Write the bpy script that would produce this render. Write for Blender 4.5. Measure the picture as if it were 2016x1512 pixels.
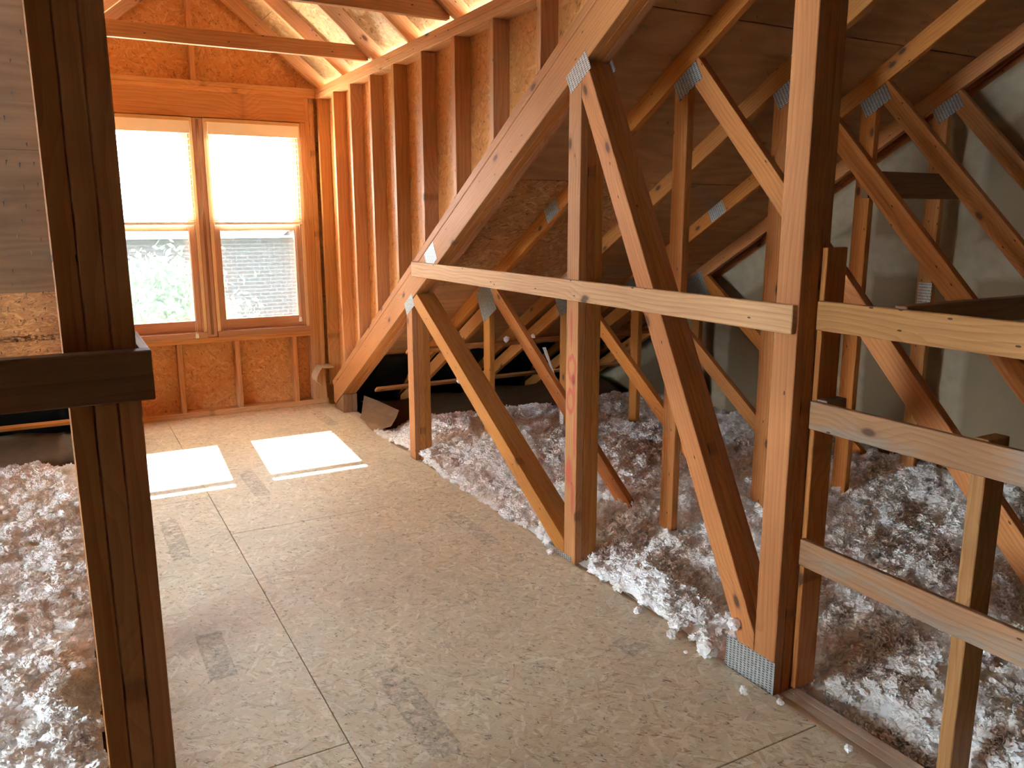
import bpy, bmesh, math, random
import numpy as np
from mathutils import Matrix, Vector

for o in list(bpy.data.objects):
    bpy.data.objects.remove(o, do_unlink=True)
SC = bpy.context.scene
COL = SC.collection
rnd = random.Random(7)

# ------------------------------------------------------------------ camera
F_PX, YAW, PITCH, ROLL = 1591.9, math.radians(29.064), math.radians(-11.495), math.radians(-0.096)
cam = bpy.data.cameras.new('camera')
cam.sensor_fit = 'HORIZONTAL'
cam.sensor_width = 36.0
cam.lens = 36.0 * F_PX / 2016.0
cam.clip_start = 0.02
cam.clip_end = 300
camo = bpy.data.objects.new('camera', cam)
COL.objects.link(camo)
fw = Vector((math.sin(YAW) * math.cos(PITCH), math.cos(YAW) * math.cos(PITCH), math.sin(PITCH)))
r0 = Vector((math.cos(YAW), -math.sin(YAW), 0))
u0 = r0.cross(fw)
rt = r0 * math.cos(ROLL) + u0 * math.sin(ROLL)
up = u0 * math.cos(ROLL) - r0 * math.sin(ROLL)
camo.matrix_world = Matrix(((rt.x, up.x, -fw.x, 0), (rt.y, up.y, -fw.y, 0), (rt.z, up.z, -fw.z, 1.5), (0, 0, 0, 1)))
SC.camera = camo

# ------------------------------------------------------------------ light
SUN_EL, SUN_AZ = math.radians(38.0), math.radians(3.3)      # azimuth from +Y towards +X
world = bpy.data.worlds.new('sky')
SC.world = world
world.use_nodes = True
wn = world.node_tree
wn.nodes.clear()
wout = wn.nodes.new('ShaderNodeOutputWorld')
wbg = wn.nodes.new('ShaderNodeBackground')
wbg.inputs['Color'].default_value = (.82, .92, 1.0, 1)
wbg.inputs['Strength'].default_value = 5.0
wn.links.new(wbg.outputs[0], wout.inputs[0])
sun = bpy.data.lights.new('sun', 'SUN')
sun.energy = 19.0
sun.angle = math.radians(0.53)
sun.color = (1.0, 0.93, 0.82)
suno = bpy.data.objects.new('sun', sun)
COL.objects.link(suno)
sdir = Vector((math.sin(SUN_AZ) * math.cos(SUN_EL), math.cos(SUN_AZ) * math.cos(SUN_EL), math.sin(SUN_EL)))
suno.rotation_euler = sdir.to_track_quat('Z', 'Y').to_euler()
suno.location = (3, 30, 25)

vs = SC.view_settings
vs.view_transform = 'Standard'
vs.look = 'None'
vs.exposure = 3.95
vs.gamma = 1.0
vs.use_curve_mapping = False
try:
    SC.cycles.max_bounces = 14
    SC.cycles.diffuse_bounces = 9
    SC.cycles.sample_clamp_indirect = 8.0
except Exception:
    pass

# ------------------------------------------------------------------ node helpers
class NT:
    def __init__(s, name):
        s.m = bpy.data.materials.new(name)
        s.m.use_nodes = True
        s.t = s.m.node_tree
        s.t.nodes.clear()
        s.out = s.n('ShaderNodeOutputMaterial')
        s.bsdf = s.n('ShaderNodeBsdfPrincipled')
        s.l(s.bsdf.outputs[0], s.out.inputs[0])

    def n(s, typ, **kw):
        nd = s.t.nodes.new(typ)
        for k, v in kw.items():
            setattr(nd, k, v)
        return nd

    def l(s, a, b):
        s.t.links.new(a, b)

    def set(s, sock, v):
        if isinstance(v, (int, float)):
            sock.default_value = v
        elif isinstance(v, (tuple, list)):
            if len(v) == 3 and sock.type == 'RGBA':
                v = (*v, 1)
            sock.default_value = v
        else:
            s.l(v, sock)

    def math(s, op, a, b=0.0, c=None, clamp=False):
        nd = s.n('ShaderNodeMath', operation=op, use_clamp=clamp)
        s.set(nd.inputs[0], a)
        s.set(nd.inputs[1], b)
        if c is not None:
            s.set(nd.inputs[2], c)
        return nd.outputs[0]

    def vmath(s, op, a, b):
        nd = s.n('ShaderNodeVectorMath', operation=op)
        s.set(nd.inputs[0], a)
        s.set(nd.inputs[1], b)
        return nd.outputs[0]

    def mix(s, f, a, b, mode='MIX'):
        nd = s.n('ShaderNodeMix', data_type='RGBA', blend_type=mode)
        s.set(nd.inputs[0], f)
        s.set(nd.inputs[6], a)
        s.set(nd.inputs[7], b)
        return nd.outputs[2]

    def ramp(s, f, stops, interp='LINEAR'):
        nd = s.n('ShaderNodeValToRGB')
        cr = nd.color_ramp
        cr.interpolation = interp
        while len(cr.elements) < len(stops):
            cr.elements.new(0.5)
        for e, (p, c) in zip(cr.elements, stops):
            e.position = p
            e.color = (*c, 1) if len(c) == 3 else c
        s.set(nd.inputs[0], f)
        return nd.outputs[0]

    def mrange(s, v, a, b, c=0.0, d=1.0):
        nd = s.n('ShaderNodeMapRange')
        s.set(nd.inputs[0], v)
        for i, x in enumerate((a, b, c, d)):
            s.set(nd.inputs[i + 1], x)
        return nd.outputs[0]

    def mapping(s, v, loc=(0, 0, 0), rot=(0, 0, 0), scale=(1, 1, 1)):
        nd = s.n('ShaderNodeMapping')
        s.l(v, nd.inputs[0])
        nd.inputs[1].default_value = loc
        nd.inputs[2].default_value = rot
        nd.inputs[3].default_value = scale
        return nd.outputs[0]

    def noise(s, v, scale, detail=2.0, rough=0.5, dist=0.0, color=False):
        nd = s.n('ShaderNodeTexNoise')
        if v is not None:
            s.l(v, nd.inputs['Vector'])
        nd.inputs['Scale'].default_value = scale
        nd.inputs['Detail'].default_value = detail
        nd.inputs['Roughness'].default_value = rough
        nd.inputs['Distortion'].default_value = dist
        return nd.outputs['Color' if color else 'Fac']

    def voro(s, v, scale, feature='F1', out='Distance', rand=1.0, dim='3D'):
        nd = s.n('ShaderNodeTexVoronoi', feature=feature, voronoi_dimensions=dim)
        s.l(v, nd.inputs['Vector'])
        nd.inputs['Scale'].default_value = scale
        nd.inputs['Randomness'].default_value = rand
        return nd.outputs[out]

    def objco(s, jitter=True):
        tc = s.n('ShaderNodeTexCoord').outputs['Object']
        if not jitter:
            return tc
        oi = s.n('ShaderNodeObjectInfo').outputs['Random']
        k = s.n('ShaderNodeCombineXYZ')
        s.l(s.math('MULTIPLY', oi, 37.0), k.inputs[0])
        s.l(s.math('MULTIPLY', oi, 91.0), k.inputs[1])
        s.l(s.math('MULTIPLY', oi, 53.0), k.inputs[2])
        return s.vmath('ADD', tc, k.outputs[0])

    def orand(s, mul=1.0):
        oi = s.n('ShaderNodeObjectInfo').outputs['Random']
        return s.math('FRACT', s.math('MULTIPLY', oi, mul))

    def bump(s, h, strength=0.3, dist=0.01):
        nd = s.n('ShaderNodeBump')
        nd.inputs['Strength'].default_value = strength
        nd.inputs['Distance'].default_value = dist
        s.l(h, nd.inputs['Height'])
        s.l(nd.outputs[0], s.bsdf.inputs['Normal'])

    def fin(s, col, rough=0.6, spec=0.3, metal=0.0):
        s.set(s.bsdf.inputs['Base Color'], col)
        s.set(s.bsdf.inputs['Roughness'], rough)
        s.bsdf.inputs['Specular IOR Level'].default_value = spec
        s.bsdf.inputs['Metallic'].default_value = metal
        return s.m


def plain(name, col, rough=0.6, spec=0.3, metal=0.0, var=0.12, scale=14.0):
    t = NT(name)
    co = t.objco()
    n = t.noise(co, scale, 4, 0.6)
    c = t.mix(t.mrange(n, 0.3, 0.7), tuple(x * (1 - var) for x in col), tuple(min(1, x * (1 + var)) for x in col))
    t.bump(n, 0.15, 0.002)
    return t.fin(c, rough, spec, metal)


def wood(name, light, dark, stain=0.25, weather=0.0, wcol=(.30, .25, .20), knots=0.55, rings=1.0, marks=None, rough=0.62):
    """sawn lumber; grain runs along the piece's own X axis"""
    t = NT(name)
    co = t.objco()
    raw = t.objco(False)
    warp = t.noise(t.mapping(co, scale=(1.6, 5, 5)), 1.0, 2, 0.5, color=True)
    wv = t.vmath('SUBTRACT', warp, (0.5, 0.5, 0.5))
    wv = t.vmath('MULTIPLY', wv, (0.0, 0.075, 0.075))
    # knots push the grain round themselves
    kco = t.mapping(co, scale=(3.0, 6.0, 1.5))
    kd = t.voro(kco, 1.0, dim='2D')
    kc = t.voro(kco, 1.0, out='Color', dim='2D')
    ks = t.n('ShaderNodeSeparateColor')
    t.l(kc, ks.inputs[0])
    kon = t.math('LESS_THAN', ks.outputs[0], knots)
    kbump = t.math('MULTIPLY', t.mrange(kd, 0.42, 0.05), kon)
    p = t.vmath('ADD', co, wv)
    push = t.n('ShaderNodeCombineXYZ')
    t.l(t.math('MULTIPLY', kbump, 0.022), push.inputs[1])
    t.l(t.math('MULTIPLY', kbump, 0.022), push.inputs[2])
    p = t.vmath('ADD', p, push.outputs[0])
    wav = t.n('ShaderNodeTexWave', wave_type='RINGS', rings_direction='X', wave_profile='SAW')
    t.l(t.mapping(p, scale=(0.02, 1, 1)), wav.inputs['Vector'])
    wav.inputs['Scale'].default_value = 21.0
    wav.inputs['Distortion'].default_value = 1.3
    wav.inputs['Detail'].default_value = 1.5
    ring = wav.outputs['Fac']
    fine = t.noise(t.mapping(co, scale=(3, 120, 120)), 1.0, 3, 0.65)
    g = t.math('ADD', t.math('MULTIPLY', t.math('POWER', ring, 2.2), 0.42 * rings), t.math('MULTIPLY', t.mrange(fine, 0.3, 0.75), 0.58))
    c = t.mix(g, light, dark)
    tone = t.noise(t.mapping(co, scale=(1.1, 3, 3)), 1.0, 3, 0.55)
    c = t.mix(t.math('MULTIPLY', t.mrange(tone, 0.42, 0.75), stain), c, tuple(x * f for x, f in zip(dark, (.75, .68, .62))))
    # piece to piece variation
    hsv = t.n('ShaderNodeHueSaturation')
    t.set(hsv.inputs['Hue'], t.mrange(t.orand(7.3), 0, 1, 0.4955, 0.5035))
    t.set(hsv.inputs['Saturation'], t.mrange(t.orand(3.1), 0, 1, 0.94, 1.05))
    t.set(hsv.inputs['Value'], t.mrange(t.orand(5.7), 0, 1, 0.87, 1.1))
    t.set(hsv.inputs['Color'], c)
    c = hsv.outputs[0]
    if weather:
        wn_ = t.noise(t.mapping(co, scale=(2.2, 9, 9)), 1.0, 5, 0.62)
        c = t.mix(t.math('MULTIPLY', t.mrange(wn_, 0.47, 0.6), weather), c, t.mix(g, wcol, tuple(x * .6 for x in wcol)))
    nz = t.n('ShaderNodeSeparateXYZ')
    t.l(t.n('ShaderNodeTexCoord').outputs['Normal'], nz.inputs[0])
    broad = t.math('GREATER_THAN', t.math('ABSOLUTE', nz.outputs[2]), 0.6)
    kon = t.math('MULTIPLY', kon, t.math('ADD', t.math('MULTIPLY', broad, 0.65), 0.35))
    core = t.math('MULTIPLY', t.mrange(kd, 0.085, 0.045), kon)
    halo = t.math('MULTIPLY', t.mrange(kd, 0.15, 0.07), kon)
    c = t.mix(t.math('MULTIPLY', halo, 0.45), c, (.26, .10, .035))
    c = t.mix(t.math('MULTIPLY', core, 0.85), c, (.075, .03, .015))
    sp = t.mapping(co, scale=(7, 18, 3))
    sd = t.voro(sp, 1.0, dim='2D')
    sc_ = t.voro(sp, 1.0, out='Color', dim='2D')
    s2 = t.n('ShaderNodeSeparateColor')
    t.l(sc_, s2.inputs[0])
    nail = t.math('MULTIPLY', t.math('LESS_THAN', sd, 0.05), t.math('LESS_THAN', s2.outputs[1], 0.26))
    nail = t.math('MULTIPLY', nail, broad)
    c = t.mix(t.math('MULTIPLY', nail, 0.85), c, (.03, .014, .008))
    if marks:
        sx = t.n('ShaderNodeSeparateXYZ')
        t.l(raw, sx.inputs[0])
        acc = None
        br = t.noise(t.mapping(raw, scale=(18, 60, 60)), 1.0, 4, 0.7)
        for (mx, my, a, b, ring_) in marks:
            dx = t.math('DIVIDE', t.math('SUBTRACT', sx.outputs[0], mx), a)
            dy = t.math('DIVIDE', t.math('SUBTRACT', sx.outputs[1], my), b)
            d = t.math('SQRT', t.math('ADD', t.math('MULTIPLY', dx, dx), t.math('MULTIPLY', dy, dy)))
            d = t.math('ADD', d, t.math('MULTIPLY', t.math('SUBTRACT', br, 0.5), 0.7))
            if ring_:
                d = t.math('ABSOLUTE', t.math('SUBTRACT', d, 0.82))
                mk = t.mrange(d, 0.32, 0.12)
            else:
                mk = t.mrange(d, 1.1, 0.6)
            acc = mk if acc is None else t.math('MAXIMUM', acc, mk)
        c = t.mix(t.math('MULTIPLY', acc, 0.62), c, (.50, .045, .055))
    hgt = t.math('SUBTRACT', t.math('MULTIPLY', fine, -0.6), t.math('MULTIPLY', core, 0.6))
    t.bump(hgt, 0.22, 0.003)
    return t.fin(c, rough, 0.28)


def osb(name, lo, mid, hi, rough=0.6, spec=0.3, dirt=0.0, fsc=1.0, bumpk=0.25, cracks=0.75):
    """strand board: overlapping flakes lying in the sheet's own XY plane"""
    t = NT(name)
    co = t.objco()
    dist = t.vmath('MULTIPLY', t.vmath('SUBTRACT', t.noise(co, 9.0 * fsc, 2, 0.5, color=True), (.5, .5, .5)), (.016 / fsc, .016 / fsc, 0))
    p = t.vmath('ADD', co, dist)
    lay = []
    edge = None
    for i, (ang, sx, sy) in enumerate(((0.1, 12, 60), (0.75, 14, 70), (-0.5, 13, 64), (1.35, 15, 72), (-1.1, 14, 66))):
        v = t.mapping(t.mapping(p, loc=(i * 3.7, i * 1.3, 0), rot=(0, 0, ang)), scale=(sx * fsc, sy * fsc, 0.01))
        c = t.voro(v, 1.0, out='Color')
        s = t.n('ShaderNodeSeparateColor')
        t.l(c, s.inputs[0])
        lay.append((s.outputs[0], s.outputs[1], v))
    # highest flake is on top; its second random number is its tone
    top, tone, = lay[0][0], lay[0][1]
    for a, b, v in lay[1:]:
        k = t.math('GREATER_THAN', a, top)
        tone = t.math('ADD', t.math('MULTIPLY', k, b), t.math('MULTIPLY', t.math('SUBTRACT', 1.0, k), tone))
        top = t.math('MAXIMUM', top, a)
    grain = t.noise(t.mapping(p, scale=(30, 160, 1)), 1.0, 3, 0.6)
    val = t.math('ADD', t.math('MULTIPLY', tone, 0.75), t.math('MULTIPLY', grain, 0.3))
    c = t.ramp(val, [(0.08, lo), (0.36, mid), (0.66, mid), (0.9, hi)])
    # deep voids between flakes
    e = t.voro(t.mapping(t.mapping(p, loc=(5, 2, 0), rot=(0, 0, 0.9)), scale=(12 * fsc, 75 * fsc, .01)), 1.0, feature='DISTANCE_TO_EDGE')
    gate = t.noise(co, 26 * fsc, 3, 0.6)
    crack = t.math('MULTIPLY', t.math('LESS_THAN', e, 0.042), t.mrange(gate, 0.52, 0.60))
    c = t.mix(t.math('MULTIPLY', crack, cracks), c, tuple(x * 0.25 for x in lo))
    big = t.noise(co, 1.7, 4, 0.6)
    c = t.mix(t.math('MULTIPLY', t.mrange(big, 0.42, 0.7), 0.3), c, tuple(x * 0.8 for x in mid))
    if dirt:
        d = t.noise(co, 3.1, 6, 0.65)
        c = t.mix(t.math('MULTIPLY', t.mrange(d, 0.5, 0.72), dirt), c, (.36, .32, .27))
    t.bump(t.math('SUBTRACT', t.math('MULTIPLY', top, 0.7), crack), bumpk, 0.002)
    return t.fin(c, rough, spec)


def plywood(name, light, dark, cracks=0.6):
    t = NT(name)
    co = t.objco()
    warp = t.noise(t.mapping(co, scale=(0.8, 2.6, 1)), 1.0, 3, 0.55)
    sx = t.n('ShaderNodeSeparateXYZ')
    t.l(co, sx.inputs[0])
    ph = t.math('ADD', t.math('MULTIPLY', sx.outputs[1], 9.0), t.math('MULTIPLY', warp, 7.0))
    band = t.math('ABSOLUTE', t.math('SUBTRACT', t.math('FRACT', ph), 0.5))
    fine = t.noise(t.mapping(co, scale=(4, 90, 1)), 1.0, 4, 0.65)
    g = t.math('ADD', t.math('MULTIPLY', band, 0.75), t.math('MULTIPLY', fine, 0.5))
    c = t.ramp(g, [(0.15, light), (0.8, dark)])
    blot = t.noise(co, 2.4, 5, 0.6)
    c = t.mix(t.math('MULTIPLY', t.mrange(blot, 0.45, 0.75), 0.5), c, tuple(x * .55 for x in dark))
    split = t.noise(t.mapping(co, scale=(1.3, 22, 1)), 1.0, 3, 0.5, 0.4)
    cr = t.mrange(t.math('ABSOLUTE', t.math('SUBTRACT', split, 0.64)), 0.012, 0.002)
    cr = t.math('MULTIPLY', cr, t.mrange(t.noise(co, 2.0, 2), 0.5, 0.6))
    c = t.mix(t.math('MULTIPLY', cr, cracks), c, (.03, .014, .01))
    kn = t.mapping(co, scale=(3.5, 8, 1))
    kd = t.voro(kn, 1.0)
    kc = t.n('ShaderNodeSeparateColor')
    t.l(t.voro(kn, 1.0, out='Color'), kc.inputs[0])
    k = t.math('MULTIPLY', t.mrange(kd, 0.16, 0.05), t.math('LESS_THAN', kc.outputs[0], 0.35))
    c = t.mix(t.math('MULTIPLY', k, 0.7), c, tuple(x * .3 for x in dark))
    t.bump(fine, 0.15, 0.002)
    return t.fin(c, 0.65, 0.25)


M_TRUSS = wood('truss_lumber', (.60, .245, .066), (.37, .115, .025), stain=.32)
M_GIRD = wood('girder_lumber', (.55, .225, .066), (.35, .118, .028), stain=.42)
M_RED = wood('girder_lumber_red_marked', (.55, .225, .066), (.35, .118, .028), stain=.3,
             marks=[(.877 - 1.985, .002, .060, .032, True), (1.04 - 1.985, -.004, .095, .010, False), (.73 - 1.985, -.006, .055, .030, True),
                    (.76 - 1.985, .020, .07, .012, False), (.585 - 1.985, .030, .12, .010, False), (.41 - 1.985, -.01, .08, .030, False), (.30 - 1.985, .02, .09, .014, False)])
M_PALE = wood('pale_lit_lumber', (.82, .70, .54), (.66, .52, .37), stain=.1, knots=.2)  # light caught by the bottom chord, put into a paler wood colour
M_STUD = wood('stud_lumber', (.62, .315, .125), (.40, .165, .055), stain=.2, knots=.3)
M_RAIL = wood('new_pine', (.62, .37, .175), (.40, .19, .07), stain=.08, knots=.75, rings=1.15)
M_RAIL2 = wood('yellow_pine', (.48, .23, .07), (.29, .115, .03), stain=.15, knots=.4, rings=1.15)
M_GREY = wood('weathered_board', (.44, .22, .105), (.27, .12, .05), stain=.35, weather=.85, knots=.5)
M_DARKW = wood('dark_board', (.32, .155, .07), (.20, .09, .04), stain=.4)
M_SASH = wood('sash_wood', (.50, .27, .16), (.36, .17, .09), stain=.15, knots=.05, rings=.6)
M_OSBF = osb('floor_strand_board', (.47, .37, .235), (.655, .555, .39), (.77, .69, .545), rough=0.52, spec=0.2, dirt=.3, bumpk=.16, fsc=1.3)
M_OSBW = osb('wall_strand_board', (.42, .16, .045), (.58, .25, .070), (.68, .34, .115), rough=.6, fsc=1.15)
M_OSBR = osb('roof_strand_board', (.27, .15, .06), (.45, .28, .125), (.58, .41, .22), rough=.6, cracks=.85)
M_OSBD = osb('deck_strand_board', (.24, .10, .04), (.46, .22, .09), (.64, .36, .17), rough=.62)
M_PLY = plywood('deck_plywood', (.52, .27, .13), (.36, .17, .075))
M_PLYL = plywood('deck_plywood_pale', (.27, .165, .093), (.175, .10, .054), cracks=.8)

t = NT('galvanised_steel')
co = t.objco(False)
br = t.n('ShaderNodeTexBrick')
t.l(t.mapping(co, rot=(0, 0, math.pi / 2)), br.inputs['Vector'])
br.offset = 0.5
br.inputs['Scale'].default_value = 1.0
br.inputs['Brick Width'].default_value = 0.0125
br.inputs['Row Height'].default_value = 0.0125
br.inputs['Mortar Size'].default_value = 0.0
br.inputs['Color1'].default_value = (0, 0, 0, 1)
sx = t.n('ShaderNodeSeparateXYZ')
t.l(co, sx.inputs[0])
rows = t.math('FRACT', t.math('DIVIDE', sx.outputs[0], 0.0165))
cols = t.math('FRACT', t.math('ADD', t.math('DIVIDE', sx.outputs[1], 0.0085), t.math('MULTIPLY', t.math('FLOOR', t.math('DIVIDE', sx.outputs[0], 0.0165)), 0.5)))
slot = t.math('MULTIPLY', t.math('LESS_THAN', rows, 0.52), t.math('LESS_THAN', cols, 0.46))
c = t.mix(t.mrange(t.noise(co, 60, 3), .3, .7), (.40, .42, .42), (.62, .64, .63))
c = t.mix(t.math('MULTIPLY', slot, .9), c, (.045, .038, .032))
t.bump(t.math('MULTIPLY', slot, -1), .8, .002)
M_PLATE = t.fin(c, .42, .5, .55)

t = NT('taped_drywall')
co = t.n('ShaderNodeTexCoord').outputs['Object']
sx = t.n('ShaderNodeSeparateXYZ')
t.l(co, sx.inputs[0])
wob = t.noise(co, 2.2, 4, .6)
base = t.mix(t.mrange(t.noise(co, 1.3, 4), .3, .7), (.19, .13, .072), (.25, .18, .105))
acc = None
for yc, hw in ((1.62, .13), (2.22, .12), (2.84, .16), (3.44, .10), (4.05, .13), (4.66, .1), (1.0, .14)):
    d = t.math('ABSOLUTE', t.math('ADD', t.math('SUBTRACT', sx.outputs[0], yc), t.math('MULTIPLY', t.math('SUBTRACT', wob, .5), .10)))
    m = t.mrange(d, hw, hw * .72)
    acc = m if acc is None else t.math('MAXIMUM', acc, m)
zb = t.math('ABSOLUTE', t.math('ADD', t.math('SUBTRACT', sx.outputs[1], 1.28), t.math('MULTIPLY', t.math('SUBTRACT', wob, .5), .12)))
acc = t.math('MAXIMUM', acc, t.mrange(zb, .12, .085))
dia = t.math('ABSOLUTE', t.math('ADD', t.math('SUBTRACT', t.math('ADD', sx.outputs[1], t.math('MULTIPLY', sx.outputs[0], .5833)), 3.66), t.math('MULTIPLY', t.math('SUBTRACT', wob, .5), .14)))
acc = t.math('MAXIMUM', acc, t.mrange(dia, .16, .11))
dots = t.voro(t.mapping(co, scale=(1.6, 2.4, .1)), 1.0)
acc = t.math('MAXIMUM', acc, t.mrange(dots, .14, .10))
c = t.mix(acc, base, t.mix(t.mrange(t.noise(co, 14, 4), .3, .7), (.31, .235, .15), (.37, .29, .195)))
t.bump(acc, .2, .004)
M_DRY = t.fin(c, .8, .2)

M_BLACK = plain('black_vent_foam', (.022, .02, .022), .75, .2)
M_CARD = plain('brown_fibreboard', (.30, .185, .105), .8, .15)
M_JAMB = plain('cream_painted_jamb', (.66, .44, .24), .45, .35, var=.05)
M_BLIND = plain('cream_blind_vinyl', (.86, .80, .70), .4, .4, var=.03)
M_CORD = plain('white_cord', (.82, .80, .76), .6, .3, var=.05)
M_PAPER = plain('white_paper', (.78, .76, .72), .7, .2, var=.05)
M_FOAM = plain('pale_foam', (.72, .62, .48), .6, .3, var=.08)
M_WHITE = plain('white_trim_paint', (.80, .80, .78), .5, .3, var=.05)
M_SHADE = plain('dark_house_pane', (.05, .06, .07), .15, .5, var=.1)
M_TAR = plain('grey_shingles', (.42, .42, .43), .8, .2, var=.25, scale=5)
M_LTAR = plain('pale_grey_shingles', (.60, .60, .60), .8, .2, var=.2, scale=5)
M_BARK = plain('grey_bark', (.20, .15, .11), .8, .2, var=.3)
M_GRASS = plain('lawn_grass', (.12, .22, .06), .9, .1, var=.3, scale=2)
M_BACK = plain('attic_back_boards', (.42, .25, .14), .8, .1, var=.2)
M_STEEL = plain('nail_steel', (.10, .095, .09), .5, .4, metal=.4)
M_SCREW = plain('bright_screw', (.7, .7, .68), .3, .5, metal=.8)

t = NT('brick_wall')
co = t.n('ShaderNodeTexCoord').outputs['Object']
br = t.n('ShaderNodeTexBrick')
t.l(t.mapping(co, rot=(math.pi / 2, 0, 0)), br.inputs['Vector'])
br.inputs['Scale'].default_value = 1.0
br.inputs['Brick Width'].default_value = 0.215
br.inputs['Row Height'].default_value = 0.075
br.inputs['Mortar Size'].default_value = 0.012
br.inputs['Color1'].default_value = (.075, .046, .040, 1)
br.inputs['Color2'].default_value = (.056, .036, .032, 1)
br.inputs['Mortar'].default_value = (.115, .11, .108, 1)
M_BRICK = t.fin(br.outputs['Color'], .85, .15)

t = NT('leaf')
oi = t.n('ShaderNodeTexCoord').outputs['Object']
lc = t.mix(t.noise(oi, 6, 2), (.10, .17, .09), (.24, .33, .20))
t.fin(lc, .5, .35)
tr = t.n('ShaderNodeBsdfTranslucent')
t.l(lc, tr.inputs[0])
mx = t.n('ShaderNodeMixShader')
mx.inputs[0].default_value = .4
t.l(t.bsdf.outputs[0], mx.inputs[1])
t.l(tr.outputs[0], mx.inputs[2])
t.l(mx.outputs[0], t.out.inputs[0])
M_LEAF = t.m

t = NT('window_glass')
gl = t.n('ShaderNodeBsdfGlossy')
gl.inputs['Roughness'].default_value = .02
tp = t.n('ShaderNodeBsdfTransparent')
tp.inputs[0].default_value = (.93, .96, .97, 1)
fr = t.n('ShaderNodeFresnel')
fr.inputs[0].default_value = 1.45
mx = t.n('ShaderNodeMixShader')
t.l(fr.outputs[0], mx.inputs[0])
t.l(tp.outputs[0], mx.inputs[1])
t.l(gl.outputs[0], mx.inputs[2])
t.l(mx.outputs[0], t.out.inputs[0])
M_GLASS = t.m

t = NT('dimming_screen')
tp = t.n('ShaderNodeBsdfTransparent')
tp.inputs[0].default_value = (1, 1, 1, 1)
t.fin((.10, .11, .12), .6, .3)
mx = t.n('ShaderNodeMixShader')
mx.inputs[0].default_value = .60
t.l(tp.outputs[0], mx.inputs[1])
t.l(t.bsdf.outputs[0], mx.inputs[2])
t.l(mx.outputs[0], t.out.inputs[0])
M_SCREEN = t.m

t = NT('insulation_fluff')
co = t.n('ShaderNodeTexCoord').outputs['Object']
oi = t.n('ShaderNodeObjectInfo').outputs['Random']
n1 = t.noise(t.n('ShaderNodeNewGeometry').outputs['Position'], 5, 4, .65)
c = t.mix(t.mrange(n1, .36, .66), (.93, .89, .86), (.97, .97, .97))
t.fin(c, .95, .05)
tr = t.n('ShaderNodeBsdfTranslucent')
t.l(c, tr.inputs[0])
mx = t.n('ShaderNodeMixShader')
mx.inputs[0].default_value = .2
t.l(t.bsdf.outputs[0], mx.inputs[1])
t.l(tr.outputs[0], mx.inputs[2])
t.l(mx.outputs[0], t.out.inputs[0])
M_FLUFF = t.m


def ink(name, col, bar=0.03, cover=.6):
    t = NT(name)
    co = t.objco(False)
    n = t.noise(co, 55, 4, .7)
    sx = t.n('ShaderNodeSeparateXYZ')
    t.l(co, sx.inputs[0])
    cell = t.n('ShaderNodeTexWhiteNoise', noise_dimensions='2D')
    k = t.n('ShaderNodeCombineXYZ')
    t.l(t.math('FLOOR', t.math('DIVIDE', sx.outputs[0], bar)), k.inputs[0])
    t.l(t.math('FLOOR', t.math('DIVIDE', sx.outputs[1], bar * 1.6)), k.inputs[1])
    t.l(k.outputs[0], cell.inputs['Vector'])
    a = t.math('MULTIPLY', t.math('LESS_THAN', cell.outputs['Value'], .8), t.mrange(n, .35, .65))
    a = t.math('MULTIPLY', a, cover)
    tp = t.n('ShaderNodeBsdfTransparent')
    mx = t.n('ShaderNodeMixShader')
    t.fin(col, .7, .2)
    t.l(a, mx.inputs[0])
    t.l(tp.outputs[0], mx.inputs[1])
    t.l(t.bsdf.outputs[0], mx.inputs[2])
    t.l(mx.outputs[0], t.out.inputs[0])
    return t.m


M_INKB = ink('blue_grey_ink', (.26, .33, .40), .022, .38)
M_INKK = ink('black_ink', (.03, .025, .02), .016, .8)

# ------------------------------------------------------------------ mesh helpers
def link(name, me, mat, parent=None, M=None):
    o = bpy.data.objects.new(name, me)
    COL.objects.link(o)
    if mat is not None and not me.materials:
        me.materials.append(mat)
    if M is None:
        M = Matrix.Identity(4)
    if parent is not None:
        o.parent = parent
        o.matrix_local = WM[parent.name].inverted() @ M
    else:
        o.matrix_local = M
    WM[o.name] = M.copy()
    return o


WM = {}


def bm_mesh(bm, name, smooth=False):
    bmesh.ops.recalc_face_normals(bm, faces=bm.faces)
    me = bpy.data.meshes.new(name)
    bm.to_mesh(me)
    bm.free()
    if smooth:
        for p in me.polygons:
            p.use_smooth = True
    return me


def prism(pts, t, bevel=.0022):
    """polygon in local XY, thickness t along local Z (0..t)"""
    bm = bmesh.new()
    a = [bm.verts.new((x, y, 0)) for x, y in pts]
    b = [bm.verts.new((x, y, t)) for x, y in pts]
    n = len(pts)
    bm.faces.new(a[::-1])
    bm.faces.new(b)
    for i in range(n):
        bm.faces.new((a[i], a[(i + 1) % n], b[(i + 1) % n], b[i]))
    if bevel:
        bmesh.ops.bevel(bm, geom=bm.edges[:], offset=bevel, segments=1, affect='EDGES', clamp_overlap=True)
    return bm


def frame(O, U, V):
    U = Vector(U).normalized()
    V = Vector(V)
    V = (V - U * V.dot(U)).normalized()
    W = U.cross(V)
    return Matrix(((U.x, V.x, W.x, O[0]), (U.y, V.y, W.y, O[1]), (U.z, V.z, W.z, O[2]), (0, 0, 0, 1)))


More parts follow.
